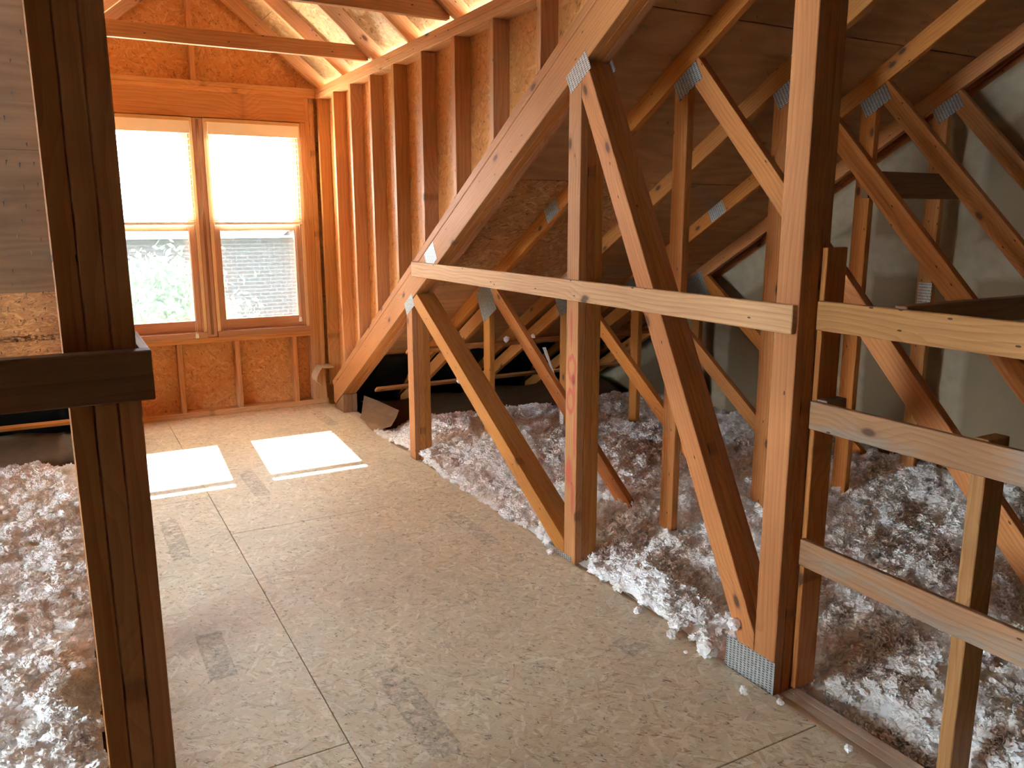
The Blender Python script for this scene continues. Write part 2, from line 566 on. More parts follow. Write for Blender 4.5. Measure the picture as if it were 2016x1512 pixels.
def board(name, mat, parent, x0, x1, y0, y1, z0, z1, axis='x', bevel=.0022, kind=None):
    """axis aligned board, grain along `axis`"""
    c = ((x0 + x1) / 2, (y0 + y1) / 2, (z0 + z1) / 2)
    d = (x1 - x0, y1 - y0, z1 - z0)
    if axis == 'x':
        M = frame(c, (1, 0, 0), (0, 1, 0)); L, w, h = d[0], d[1], d[2]
    elif axis == 'y':
        M = frame(c, (0, 1, 0), (0, 0, 1)); L, w, h = d[1], d[2], d[0]
    elif axis == 'xz':
        M = frame(c, (1, 0, 0), (0, 0, 1)); L, w, h = d[0], d[2], d[1]
    else:
        M = frame(c, (0, 0, 1), (0, 1, 0)); L, w, h = d[2], d[1], d[0]
    bm = prism([(-L / 2, -w / 2), (L / 2, -w / 2), (L / 2, w / 2), (-L / 2, w / 2)], h, min(bevel, h * .3, w * .3))
    bmesh.ops.translate(bm, verts=bm.verts, vec=(0, 0, -h / 2))
    o = link(name, bm_mesh(bm, name), mat, parent, M)
    if kind:
        o['kind'] = kind
    return o


def clip(poly, n, d):
    """keep n.p <= d"""
    out = []
    for i in range(len(poly)):
        a, b = poly[i], poly[(i + 1) % len(poly)]
        fa = n[0] * a[0] + n[1] * a[1] - d
        fb = n[0] * b[0] + n[1] * b[1] - d
        if fa <= 0:
            out.append(a)
        if (fa < 0 < fb) or (fb < 0 < fa):
            k = fa / (fa - fb)
            out.append((a[0] + (b[0] - a[0]) * k, a[1] + (b[1] - a[1]) * k))
    return out


def member(name, mat, parent, p0, p1, w, x0, t, cuts=(), bevel=.0022):
    """truss piece in a plane X = x0..x0+t, centre line p0->p1 in (Y, Z), clipped by half planes (n, d) in (Y, Z)"""
    U = Vector((p1[0] - p0[0], p1[1] - p0[1]))
    L = U.length
    U /= L
    N = Vector((-U.y, U.x))
    P = [(p0[0] + N.x * s * w / 2 + U.x * e, p0[1] + N.y * s * w / 2 + U.y * e) for e, s in ((0, -1), (L, -1), (L, 1), (0, 1))]
    for n, d in cuts:
        P = clip(P, n, d)
    c = ((p0[0] + p1[0]) / 2, (p0[1] + p1[1]) / 2)
    loc = [((a - c[0]) * U.x + (b - c[1]) * U.y, (a - c[0]) * N.x + (b - c[1]) * N.y) for a, b in P]
    # drop duplicate corners
    q = []
    for p in loc:
        if not q or (abs(p[0] - q[-1][0]) + abs(p[1] - q[-1][1]) > 1e-4):
            q.append(p)
    M = frame((x0, c[0], c[1]), (0, U.x, U.y), (0, N.x, N.y))   # local Z = +X
    bm = prism(q, t, bevel)
    return link(name, bm_mesh(bm, name), mat, parent, M)


def empty(name, loc, label, cat, group=None):
    o = bpy.data.objects.new(name, None)
    o.empty_display_size = .1
    COL.objects.link(o)
    o.location = loc
    WM[o.name] = Matrix.Translation(loc)
    o['label'] = label
    o['category'] = cat
    if group:
        o['group'] = group
    return o


def tag(o, label, cat, group=None, kind=None):
    o['label'] = label
    o['category'] = cat
    if group:
        o['group'] = group
    if kind:
        o['kind'] = kind
    return o


def struct(o, label=None):
    o['kind'] = 'structure'
    if label:
        o['label'] = label
    return o


def rootempty(name, loc, label):
    o = bpy.data.objects.new(name, None)
    o.empty_display_size = .1
    COL.objects.link(o)
    o.location = loc
    WM[o.name] = Matrix.Translation(loc)
    o['kind'] = 'structure'
    o['label'] = label
    return o


def tube_bm(pts, r, seg=6):
    bm = bmesh.new()
    rings = []
    for i, p in enumerate(pts):
        p = Vector(p)
        d = (Vector(pts[min(i + 1, len(pts) - 1)]) - Vector(pts[max(i - 1, 0)])).normalized()
        a = d.orthogonal().normalized()
        b = d.cross(a)
        rr = r[i] if isinstance(r, (list, tuple)) else r
        rings.append([bm.verts.new(p + (a * math.cos(2 * math.pi * k / seg) + b * math.sin(2 * math.pi * k / seg)) * rr) for k in range(seg)])
    for A, B in zip(rings, rings[1:]):
        for k in range(seg):
            bm.faces.new((A[k], A[(k + 1) % seg], B[(k + 1) % seg], B[k]))
    bm.faces.new(rings[0][::-1])
    bm.faces.new(rings[-1])
    return bm


# ------------------------------------------------------------------ key dimensions (metres, measured off the photograph)
PITCHM = 7.0 / 12.0
ROOF = 3.893                     # underside of the main roof deck: z = ROOF - PITCHM * y
XG = 1.875                       # aisle face of the right girder truss
XL0 = -0.0095                    # outer face of the left girder truss
PLY = 0.0388
WY = 6.52                        # inner face of the window wall
PLZ = 2.495                      # top of the dormer plates
NB = (PITCHM, 1.0)


def roofz(y, c=ROOF):
    return c - PITCHM * y


# ------------------------------------------------------------------ setting: floor
floor = struct(board('floor', M_BACK, None, -5.0, 4.6, -7.5, 6.6, -.36, -.30, 'y'), 'attic floor with bare strand board decking down the aisle')
A0, A1, SEAM = .112, 1.870, .6075


def sheet(name, mat, parent, x0, x1, y0, y1, zt, th=.018):
    return board(name, mat, parent, x0, x1, y0, y1, zt - th, zt, 'x', bevel=.0018)


sheets = []
for x0, x1, ys in ((SEAM + .001, A1, (-3.4, -.98, 1.468, 3.915, 6.36, WY)), (A0, SEAM - .001, (-2.8, -.36, 2.079, 4.523, WY))):
    for a, b in zip(ys, ys[1:]):
        sheets.append((x0, x1, a, b, sheet('osb_sheet', M_OSBF, floor, x0, x1, a + .0012, b - .0012, 0.0)))


def stamp(parent, mat, cx, cy, z, lx, ly, rot):
    me = bpy.data.meshes.new('ink_stamp')
    me.from_pydata([(-lx / 2, -ly / 2, 0), (lx / 2, -ly / 2, 0), (lx / 2, ly / 2, 0), (-lx / 2, ly / 2, 0)], [], [(0, 1, 2, 3)])
    o = link('ink_stamp', me, mat, parent, Matrix.Translation((cx, cy, z)) @ Matrix.Rotation(rot, 4, 'Z'))
    return o


def sheet_at(x, y):
    for a, b, c, d, o in sheets:
        if a <= x <= b and c <= y <= d:
            return o


for cx, cy, lx, ly in ((.36, 3.99, .085, .56), (.84, 2.14, .10, .52), (1.665, 3.43, .085, .50), (1.68, 6.0, .085, .5), (.87, 4.66, .09, .5), (.35, 2.78, .09, .34), (1.55, 1.2, .10, .4)):
    stamp(sheet_at(cx, cy), M_INKB, cx, cy, .0006, ly, lx, math.pi / 2)
o = stamp(sheet_at(1.6, 2.1), M_INKB, 1.66, 2.12, .0006, .11, .11, .3)

# little screw heads where three sheets meet
bm = bmesh.new()
bmesh.ops.create_uvsphere(bm, u_segments=8, v_segments=5, radius=.004)
bmesh.ops.scale(bm, verts=bm.verts, vec=(1, 1, .5))
screw_me = bm_mesh(bm, 'screw_head', True)
screw_me.materials.append(M_SCREW)
for sx_, sy_ in ((.595, 2.10), (.618, 2.10), (.60, 2.055), (.63, 2.05), (.60, 2.62), (.615, 3.2), (1.86, 1.50), (1.85, 1.44), (1.84, 2.3), (1.845, 2.9)):
    link('screw_head', screw_me, None, sheet_at(sx_, sy_), Matrix.Translation((sx_, sy_, .001)))

# ------------------------------------------------------------------ setting: main roof deck (sheets lie on the slope)
ceiling = rootempty('ceiling', (0, 0, ROOF), 'underside of the main roof deck, plywood and strand board sheets on the slope')


def deck_sheet(name, mat, parent, x0, x1, y0, y1, c=ROOF, th=.0125, bev=.0015):
    """a sheet on the roof slope between two Y values"""
    z0, z1 = roofz(y0, c), roofz(y1, c)
    M = frame(((x0 + x1) / 2, (y0 + y1) / 2, (z0 + z1) / 2), (1, 0, 0), (0, y1 - y0, z1 - z0))
    L, w = x1 - x0, math.hypot(y1 - y0, z1 - z0)
    bm = prism([(-L / 2, -w / 2), (L / 2, -w / 2), (L / 2, w / 2), (-L / 2, w / 2)], th, bev)
    return link(name, bm_mesh(bm, name), mat, parent, M)


DY = 1.22 * math.cos(math.atan(PITCHM))          # 1.054 m of plan per 4 ft course
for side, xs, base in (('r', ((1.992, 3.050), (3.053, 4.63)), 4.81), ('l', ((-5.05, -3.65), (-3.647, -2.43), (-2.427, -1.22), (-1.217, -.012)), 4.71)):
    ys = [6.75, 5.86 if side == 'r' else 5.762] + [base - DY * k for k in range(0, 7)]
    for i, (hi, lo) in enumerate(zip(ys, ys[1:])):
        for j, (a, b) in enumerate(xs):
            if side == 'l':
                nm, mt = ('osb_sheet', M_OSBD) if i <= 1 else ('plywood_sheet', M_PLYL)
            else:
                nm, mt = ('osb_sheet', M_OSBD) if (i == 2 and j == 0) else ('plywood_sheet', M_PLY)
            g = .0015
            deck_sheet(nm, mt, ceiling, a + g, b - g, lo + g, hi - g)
# strips over the girders and over the aisle in front of the dormer, then the back slope
deck_sheet('plywood_sheet', M_PLY, ceiling, 1.964, 1.991, -1.6, 6.7)
deck_sheet('plywood_sheet', M_PLY, ceiling, -.011, .02, -1.6, 6.7)
# over the aisle the deck stops at the two valleys of the dormer roof
_U = Vector((0, 1, -PITCHM)).normalized()
_n = math.hypot(1, PITCHM)
bm = prism([(-1.001, -1.6 * _n), (1.001, -1.6 * _n), (1.001, 2.2 * _n), (0, .91 * _n), (-1.001, 2.2 * _n)], .0125, 0)
link('plywood_sheet', bm_mesh(bm, 'plywood_sheet'), M_PLY, ceiling, frame((.99, 0, ROOF), (1, 0, 0), _U))
M_b = frame((1.0, -4.6, 3.08), (1, 0, 0), (0, 6.2, 3.6166))
bm = prism([(-6.2, -3.62), (3.7, -3.62), (3.7, 3.62), (-6.2, 3.62)], .0125)
link('plywood_sheet', bm_mesh(bm, 'plywood_sheet'), M_BACK, ceiling, M_b)


me = bpy.data.meshes.new('ink_stamp')
me.from_pydata([(-.31, -.042, 0), (.29, -.042, 0), (.29, .042, 0), (-.31, .042, 0)], [], [(0, 1, 2, 3)])
link('ink_stamp', me, M_INKK, ceiling, frame((-.30, 5.205, roofz(5.205, ROOF - .0012)), (1, 0, 0), (0, 1, -PITCHM)))


def nail_points(parent, spots, c=ROOF):
    V, Fc = [], []
    nrm = Vector((0, -PITCHM, -1)).normalized()
    for x, y in spots:
        p = Vector((x, y, roofz(y, c)))
        tip = p + nrm * rnd.uniform(.010, .019) * (1 if x > 0 else 1.5) + Vector((rnd.uniform(-.004, .004), rnd.uniform(-.004, .004), 0))
        k = len(V)
        r = .0019 if x > 0 else .0030
        for a in range(4):
            V.append(p - nrm * .001 + Vector((math.cos(a * math.pi / 2) * r, math.sin(a * math.pi / 2) * r, 0)))
        V.append(tip)
        for a in range(4):
            Fc.append((k + a, k + (a + 1) % 4, k + 4))
    inv = WM[parent.name].inverted()
    me = bpy.data.meshes.new('nail_points')
    me.from_pydata([inv @ v for v in V], [], Fc)
    me.materials.append(M_STEEL)
    o = bpy.data.objects.new('nail_points', me)
    COL.objects.link(o)
    o.parent = parent
    o['kind'] = 'stuff'
    return o


spots = []
for row in range(34):
    y = 2.85 + row * .125
    for k in range(5):
        spots.append((-.30 + .29 * (k / 4) + rnd.uniform(-.035, .035), y + rnd.uniform(-.02, .02)))
for row in range(30):
    y = 2.3 + row * .125
    for k in range(11):
        spots.append((2.02 + 2.35 * k / 10 + rnd.uniform(-.09, .09), y + rnd.uniform(-.02, .02)))
nail_points(ceiling, spots)

# ------------------------------------------------------------------ setting: window wall
wf = struct(board('wall_front', M_OSBW, None, -.05, 2.03, WY + .089, WY + .101, -.3, .585, 'xz', bevel=0), 'framed window wall with strand board sheathing')
W1, W2 = (.265, .952), (1.028, 1.742)            # the two window units
WZ0, WZ1 = .655, 2.235


def part(parent, name, mat, *a, axis='x', **k):
    return board(name, mat, parent, *a, axis=axis, **k)


part(wf, 'sheathing_panel', M_OSBW, -.05, W1[0] - .0008, WY + .089, WY + .101, .585, 2.6, axis='xz', bevel=0)
part(wf, 'sheathing_panel', M_OSBW, W2[1] + .0008, 2.03, WY + .089, WY + .101, .585, 2.6, axis='xz', bevel=0)
part(wf, 'sheathing_panel', M_OSBW, W1[0] - .0008, W2[1] + .0008, WY + .089, WY + .101, WZ1, 2.6, axis='xz', bevel=0)
bm = prism([(-.99, 0), (.99, 0), (.99, .10), (0, .93), (-.99, .10)], .012, 0)
link('sheathing_panel', bm_mesh(bm, 'g'), M_OSBW, wf, frame((.99, WY + .101, 2.6), (1, 0, 0), (0, 0, 1)))
part(wf, 'bottom_plate', M_STUD, .108, 1.870, WY, WY + .089, .0, .042)
part(wf, 'top_plate', M_STUD, .108, 1.874, WY, WY + .089, 2.4225, 2.4585)
part(wf, 'top_plate', M_STUD, .108, 1.874, WY + .002, WY + .089, 2.459, PLZ)
for a in (W2[1] + .0008, W2[1] + .0395, W2[1] + .0785):
    top = 2.2395 if a == W2[1] + .0008 else 2.422
    part(wf, 'stud', M_STUD, a, a + .038, WY + rnd.uniform(0, .003), WY + .089, .0425, top, axis='z')
for a in (W1[0] - .0388, W1[0] - .0775, W1[0] - .1165):
    top = 2.2395 if a == W1[0] - .0388 else 2.422
    part(wf, 'stud', M_STUD, a, a + .038, WY + rnd.uniform(0, .003), WY + .089, .0425, top, axis='z')
part(wf, 'header', M_STUD, W1[0] - .044, W2[1] + .044, WY + .001, WY + .040, 2.24, 2.422)
part(wf, 'header', M_STUD, W1[0] - .044, W2[1] + .044, WY + .042, WY + .088, 2.24, 2.422)
part(wf, 'rough_sill', M_STUD, W1[0] - .005, W2[1] + .005, WY, WY + .089, .575, .613)
for a in (.29, .722, 1.146, 1.593):
    part(wf, 'cripple_stud', M_STUD, a, a + .037, WY + .001, WY + .089, .0425, .5745, axis='z')
# gable framing above the plates
part(wf, 'gable_stud', M_STUD, .972, 1.008, WY + .01, WY + .088, PLZ, 3.12, axis='z')

# ------------------------------------------------------------------ setting: windows
def frame_window(name, label, x0, x1):
    y0 = WY + .004
    w = struct(board(name, M_SASH, None, x0, x1, WY - .012, WY + .118, WZ0 - .042, WZ0, 'x'), label)       # sill and stool
    j = .024
    for a, b in ((x0, x0 + j), (x1 - j, x1)):
        part(w, 'side_jamb', M_JAMB, a, b, y0, WY + .11, WZ0, WZ1 - .03, axis='z', bevel=.001)
    part(w, 'head_jamb', M_JAMB, x0, x1, y0, WY + .11, WZ1 - .03, WZ1, bevel=.001)
    ix0, ix1 = x0 + j + .001, x1 - j - .001

    def sash(nm, ya, yb, z0, z1, st, rb, rt_):
        s = board(nm, M_SASH, w, ix0, ix0 + st, ya, yb, z0, z1, 'z')
        part(s, 'stile', M_SASH, ix1 - st, ix1, ya, yb, z0, z1, axis='z')
        part(s, 'rail', M_SASH, ix0 + st, ix1 - st, ya + .001, yb - .001, z0, z0 + rb)
        part(s, 'rail', M_SASH, ix0 + st, ix1 - st, ya + .001, yb - .001, z1 - rt_, z1)
        part(s, 'pane', M_GLASS, ix0 + st - .004, ix1 - st + .004, (ya + yb) / 2 - .0015, (ya + yb) / 2 + .0015, z0 + rb - .004, z1 - rt_ + .004, bevel=0)
    sash('lower_sash', WY + .032, WY + .062, WZ0 + .002, 1.462, .050, .088, .042)
    sash('upper_sash', WY + .066, WY + .096, 1.43, WZ1 - .031, .050, .042, .055)
    part(w, 'dimming_screen', M_SCREEN, ix0 + .02, ix1 - .02, WY + .098, WY + .0985, WZ0 + .01, 1.45, bevel=0)  # added sheet that dims the bright view out through the lower sash
    part(w, 'sash_stop', M_SASH, ix0, ix0 + .012, y0 + .014, WY + .030, WZ0 + .001, WZ1 - .032, axis='z')
    part(w, 'sash_stop', M_SASH, ix1 - .012, ix1, y0 + .014, WY + .030, WZ0 + .001, WZ1 - .032, axis='z')
    return w


win1 = frame_window('window_1', 'left double-hung wooden window of the pair', *W1)
win2 = frame_window('window_2', 'right double-hung wooden window of the pair', *W2)
mull = struct(board('trim_1', M_SASH, None, W1[1] + .002, W2[0] - .002, WY + .012, WY + .118, WZ0 - .042, WZ1, 'z'), 'mullion post between the two windows')
part(mull, 'mullion_strip', M_DARKW, (W1[1] + W2[0]) / 2 - .009, (W1[1] + W2[0]) / 2 + .009, WY + .004, WY + .0115, WZ0 - .02, WZ1 - .01, axis='z')


def blind(name, label, x0, x1, cord_x, zc):
    xa, xb = x0 + .028, x1 - .028
    y = WY - .012
    b = empty(name, ((x0 + x1) / 2, y, WZ1 - .06), label, 'window blind', 'horizontal slat blinds half raised over the windows')
    board('headrail', M_BLIND, b, xa, xb, y - .026, y + .026, WZ1 - .092, WZ1 - .034, 'x')
    board('valance', M_BLIND, b, xa - .004, xb + .004, y - .036, y - .029, WZ1 - .118, WZ1 - .030, 'x')
    n = 16
    top, bot = WZ1 - .115, 1.505
    bm = prism([(-(xb - xa) / 2, -.024), ((xb - xa) / 2, -.024), ((xb - xa) / 2, .024), (-(xb - xa) / 2, .024)], .0026, .0006)
    sm = bm_mesh(bm, 'slat')
    sm.materials.append(M_BLIND)
    for i in range(n):
        z = top + (bot - top) * i / (n - 1)
        M = Matrix.Translation(((xa + xb) / 2, y, z)) @ Matrix.Rotation(math.radians(-3.2 + rnd.uniform(-1, 1)), 4, 'X')
        link('slat', sm, None, b, M)
    for k in range(3):
        link('slat', sm, None, b, Matrix.Translation(((xa + xb) / 2, y, 1.497 - k * .0032)))
    board('bottom_rail', M_BLIND, b, xa, xb, y - .026, y + .026, 1.466, 1.486, 'x')
    for fx in (.16, .84):
        x = xa + (xb - xa) * fx
        for dy in (-.0255, .0255):
            link('ladder_cord', bm_mesh(tube_bm([(x, y + dy, WZ1 - .09), (x, y + dy, 1.47)], .0009, 5), 'ladder_cord'), M_CORD, b)
    yc = y - .038
    for dx in (0, .011):
        c = link('pull_cord', bm_mesh(tube_bm([(cord_x + dx * .3, yc, WZ1 - .1), (cord_x + dx * .6, yc - .002, 1.4), (cord_x + dx, yc, zc)], .0011, 5), 'pull_cord'), M_CORD, b)
        bm = tube_bm([(cord_x + dx, yc, zc + .004), (cord_x + dx, yc, zc - .004), (cord_x + dx, yc, zc - .028), (cord_x + dx, yc, zc - .034)], [.002, .005, .0085, .005], 8)
        link('tassel', bm_mesh(bm, 'tassel', True), M_CORD, c)
    return b


blind('window_blind', 'cream slat blind half raised over the left window, beside the dark triple post', *W1, .862, .655)
blind('window_blind', 'cream slat blind half raised over the right window, nearest the bare stud wall', *W2, 1.652, .735)

# ------------------------------------------------------------------ setting: dormer side walls
STUDY = [6.07, 5.68, 5.27, 4.855, 4.425, 3.99, 3.57, 3.14, 2.73, 2.33]


def dormer_wall(name, label, side):
    s = 1 if side == 'r' else -1
    f = XG if side == 'r' else .1075                 # aisle face

    def bx(d0, d1):
        return (f + d0, f + d1) if s > 0 else (f - d1, f - d0)
    # sheathing follows the roof slope along its foot
    x = bx(.0892, .1007)[0]
    pts = [(2.0, roofz(2.0) + .02), (6.62, .2), (6.62, 2.5), (2.0, 2.5)]
    if pts[0][1] > 2.49:
        pts[0] = (2.42, 2.499)
        pts[3] = (2.43, 2.5)
    M = frame((x, 0, 0), (0, 1, 0), (0, 0, 1))
    bm = prism([(2.44, 2.495), (2.44, roofz(2.44) + .02), (6.62, roofz(6.62) + .02), (6.62, 2.495)], .0115, 0)
    w = struct(link(name, bm_mesh(bm, name), M_OSBW, None, M), label)
    for z0, z1 in ((PLZ - .077, PLZ - .0395), (PLZ - .039, PLZ)):
        a, b = bx(.002 * (z1 == PLZ), .089)
        board('top_plate', M_STUD, w, a, b, 2.25, 6.515, z0, z1, 'y')
    a, b = bx(0, .089)
    for y in STUDY + [6.4735]:
        zb = roofz(y - .02, ROOF + .055)
        if zb > PLZ - .12:
            continue
        Mx = frame((a, y, 0), (0, 0, 1), (0, 1, 0))        # local Z = -X
        hw = .019
        cut = [(roofz(y - hw, ROOF + .0535), -hw), (PLZ - .0775, -hw), (PLZ - .0775, hw), (roofz(y + hw, ROOF + .0535), hw)]
        cz = (cut[0][0] + cut[1][0]) / 2
        bm = prism([(p[0] - cz, p[1]) for p in cut], b - a)
        Mx = frame((b, y, cz), (0, 0, 1), (0, 1, 0))
        link('stud', bm_mesh(bm, 'stud'), M_STUD, w, Mx)
    # sole plate lying on the sloping chord
    t_ = .038
    y0, y1 = 2.3, 6.39
    L = math.hypot(y1 - y0, PITCHM * (y1 - y0))
    U = Vector((0, y1 - y0, -PITCHM * (y1 - y0))) / L
    O = Vector((a, (y0 + y1) / 2, roofz((y0 + y1) / 2, ROOF + .001)))
    bm = prism([(-L / 2, 0), (L / 2, 0), (L / 2, .0445), (-L / 2, .0445)], b - a)
    link('sole_plate', bm_mesh(bm, 'sole_plate'), M_STUD if side == 'l' else M_GIRD, w, frame(O, U, (0, PITCHM, 1)) if frame(O, U, (0, PITCHM, 1)).col[2][0] > 0 else frame((b, O.y, O.z), U, (0, PITCHM, 1)))
    return w


dormer_wall('wall_right', 'open stud wall of the dormer above the sloping triple chord', 'r')
dormer_wall('wall_left', 'open stud wall on the hidden side of the dormer', 'l')

# ------------------------------------------------------------------ setting: dormer roof
DP = 10.0 / 12.0
cd = rootempty('ceiling_dormer', (.99, 4.5, 3.2), 'dormer roof of rafters, collar ties and strand board')
RZ0 = PLZ + .004
RD = .093
for y in (6.478, 5.84, 5.196, 4.585, 3.955, 3.345, 2.735):
    for s in (1, -1):
        # bottom edge passes (1.88, PLZ); mirrored about x = .99
        e0, e1 = .019, .975
        n = math.hypot(1, DP)
        off = RD
        P = [(e0, RZ0 + DP * (.89 - e0)), (.89, RZ0), (e1, RZ0), (e1, RZ0 + DP * (.89 - e1) + off * n), (e0, RZ0 + DP * (.89 - e0) + off * n)]
        cx, cz = (e0 + e1) / 2, RZ0 + .3
        U = Vector((s * 1, 0, -DP)).normalized()
        V = Vector((s * DP, 0, 1)).normalized()
        if s < 0:
            V = Vector((-DP, 0, 1)).normalized()
        loc = []
        for px, pz in P:
            d = Vector((s * (px - cx), 0, pz - cz))
            loc.append((d.dot(U), d.dot(V)))
        M = frame((.99 + s * cx, y, cz), U, V)
        if M.col[2][1] < 0:
            M = frame((.99 + s * cx, y + .038, cz), U, V)
        bm = prism(loc, .038)
        link('rafter', bm_mesh(bm, 'rafter'), M_STUD, cd, M)
board('ridge_board', M_STUD, cd, .973, 1.007, 1.0, 6.6, RZ0 + DP * .87 - .04, RZ0 + DP * .87 + .12, 'y')
for y in (5.236, 3.995, 2.77):
    z0, z1 = PLZ + .002, PLZ + .091
    pts = []
    xe0 = .99 + .89 + .02
    xa = .99 + .89 - 0.0 - 0
    bx0, bx1 = .118, 1.862
    k = .089 / DP
    bm = prism([(bx0 - .99, 0), (bx1 - .99, 0), (bx1 - .99, .02), (bx1 - .99 - .02, .089), (bx0 - .99 + .02, .089), (bx0 - .99, .02)], .038)
    link('collar_tie', bm_mesh(bm, 'collar_tie'), M_STUD, cd, frame((.99, y + .038, z0), (1, 0, 0), (0, 0, 1)))
n = math.hypot(1, DP)
for s in (1, -1):
    ys = (6.64, 5.22, 4.0, 2.78, 1.56, .55)
    for hi, lo in zip(ys, ys[1:]):
        for (e0, e1) in ((.0, .50), (.503, 1.10)):
            zt = RZ0 + RD * n + .0005
            P = clip([(lo + .0015, e0), (hi - .0015, e0), (hi - .0015, e1), (lo + .0015, e1)], (-PITCHM, DP), zt + DP * .89 - ROOF + .02)
            if len(P) < 3:
                continue
            cx, cy = (e0 + e1) / 2, (lo + hi) / 2
            U = Vector((s, 0, -DP)).normalized()
            M = frame((.99 + s * cx, cy, zt + DP * (.89 - cx)), (0, s, 0), U)      # local Z points outwards
            if M.col[2][2] < 0:
                M = frame((.99 + s * cx, cy, zt + DP * (.89 - cx)), (0, -s, 0), U)
            sg = M.col[0][1]
            loc = [((py - cy) * sg, (pe - cx) * n) for py, pe in P]
            bm = prism(loc, .012, .001)
            link('osb_sheet', bm_mesh(bm, 'osb_sheet'), M_OSBR, cd, M)

# ------------------------------------------------------------------ setting: far walls
XD = 4.45
M = frame((XD, 0, 0), (0, 1, 0), (0, 0, 1))
bm = prism([(-7.5, -.3), (6.6, -.3), (6.6, roofz(6.6, ROOF - .085)), (-1.5, roofz(-1.5, ROOF - .085)), (-7.5, 1.30)], .0125, 0)
wg = struct(link('wall_gable', bm_mesh(bm, 'wall_gable'), M_DRY, None, M), 'taped unpainted drywall gable wall behind the trusses')
for dz in (.044, .0885):
    member('top_plate', M_TRUSS, wg, (-1.0, roofz(-1.0, ROOF - dz) + .021), (6.58, roofz(6.58, ROOF - dz) + .021), .0375, XD + .002 - (.012 if dz < .05 else 0), .089)
def gable_panel(name, x, P, parent=None, mat=None, th=.02):
    bm = prism(P, th, 0)
    return link(name, bm_mesh(bm, name), mat or M_BACK, parent, frame((x, 0, 0), (0, 1, 0), (0, 0, 1)))


struct(gable_panel('wall_outer', 4.60, [(-7.6, -.36), (6.75, -.36), (6.75, roofz(6.75) + .06), (-1.5, roofz(-1.5) + .08), (-7.6, 1.42)]), 'outer skin behind the drywall gable')
XW = -5.02
GW = (1.25, 3.05, .42, 2.08)          # opening of the unseen left gable window, added to light the trusses: y0, y1, z0, z1
wl = struct(gable_panel('wall_gable_left', XW, [(-7.6, -.36), (GW[0], -.36), (GW[0], roofz(GW[0]) + .06), (-1.5, roofz(-1.5) + .08), (-7.6, 1.42)]), 'boarded gable end of the attic on the left')
gable_panel('gable_board', XW, [(GW[0], -.36), (GW[1], -.36), (GW[1], GW[2]), (GW[0], GW[2])], wl)
gable_panel('gable_board', XW, [(GW[0], GW[3]), (GW[1], GW[3]), (GW[1], roofz(GW[1]) + .06), (GW[0], roofz(GW[0]) + .06)], wl)
gable_panel('gable_board', XW, [(GW[1], -.36), (6.75, -.36), (6.75, roofz(6.75) + .06), (GW[1], roofz(GW[1]) + .06)], wl)
w3 = struct(board('window_3', M_WHITE, None, XW - .04, XW + .06, GW[0], GW[1], GW[2] - .03, GW[2], 'y'), 'wide added window in the left gable, out of the picture')
board('frame', M_WHITE, w3, XW - .03, XW + .05, GW[0], GW[1], GW[3] - .03, GW[3], 'y')
for k_ in range(4):
    y_ = GW[0] + (GW[1] - GW[0] - .04) * k_ / 3
    board('frame', M_WHITE, w3, XW - .03, XW + .05, y_, y_ + .04, GW[2] + .001, GW[3] - .031, 'z')
for k_ in range(3):
    y_ = GW[0] + (GW[1] - GW[0] - .04) * k_ / 3
    board('pane', M_GLASS, w3, XW + .008, XW + .012, y_ + .041, y_ + (GW[1] - GW[0] - .04) / 3 - .001, GW[2] + .002, GW[3] - .032, 'y', 0)
# shingles: one closed skin just above the decks
rs_ = rootempty('roof_covering', (0, 0, 4), 'shingle covering over main roof and dormer')
oz = ROOF + .040
for P in ([(1.964, 6.85), (4.75, 6.85), (4.75, -1.62), (1.964, -1.62)], [(-5.2, 6.85), (.019, 6.85), (.019, -1.62), (-5.2, -1.62)],
          [(.019, 2.24), (.99, .97), (1.964, 2.24), (1.964, -1.62), (.019, -1.62)]):
    bm = prism([(a, b * math.hypot(1, PITCHM)) for a, b in P], .015, 0)
    M = frame((0, 0, oz), (1, 0, 0), (0, 1, -PITCHM))
    o = link('shingle_layer', bm_mesh(bm, 'shingle_layer'), M_TAR, rs_, M)
for s_ in (1, -1):
    zt = RZ0 + RD * math.hypot(1, DP) + .03
    P = clip([(.5, -.012), (6.75, -.012), (6.75, 1.2), (.5, 1.2)], (-PITCHM, DP), zt + DP * .89 - ROOF + .03)
    U = Vector((s_, 0, -DP)).normalized()
    M = frame((.99, 0, zt + DP * .89), (0, s_, 0), U)
    if M.col[2][2] < 0:
        M = frame((.99, 0, zt + DP * .89), (0, -s_, 0), U)
    bm = prism([(py * M.col[0][1], pe * math.hypot(1, DP)) for py, pe in P], .015, 0)
    link('shingle_layer', bm_mesh(bm, 'shingle_layer'), M_TAR, rs_, M)
struct(board('wall_back', M_BACK, None, -5.0, 4.6, -7.52, -7.5, -.34, 1.42, 'x', 0), 'dark far end of the attic')
we = struct(board('wall_eave', M_BACK, None, 1.99, 4.6, 6.6, 6.62, -.3, .2, 'x', 0), 'low eave closure on the right')
we2 = struct(board('wall_eave', M_BACK, None, -5.0, -.01, 6.6, 6.62, -.3, .2, 'x', 0), 'low eave closure on the left')

# ------------------------------------------------------------------ trusses
V1, V2, V3 = 4.6895, 2.8495, 1.6965
GP = .0012


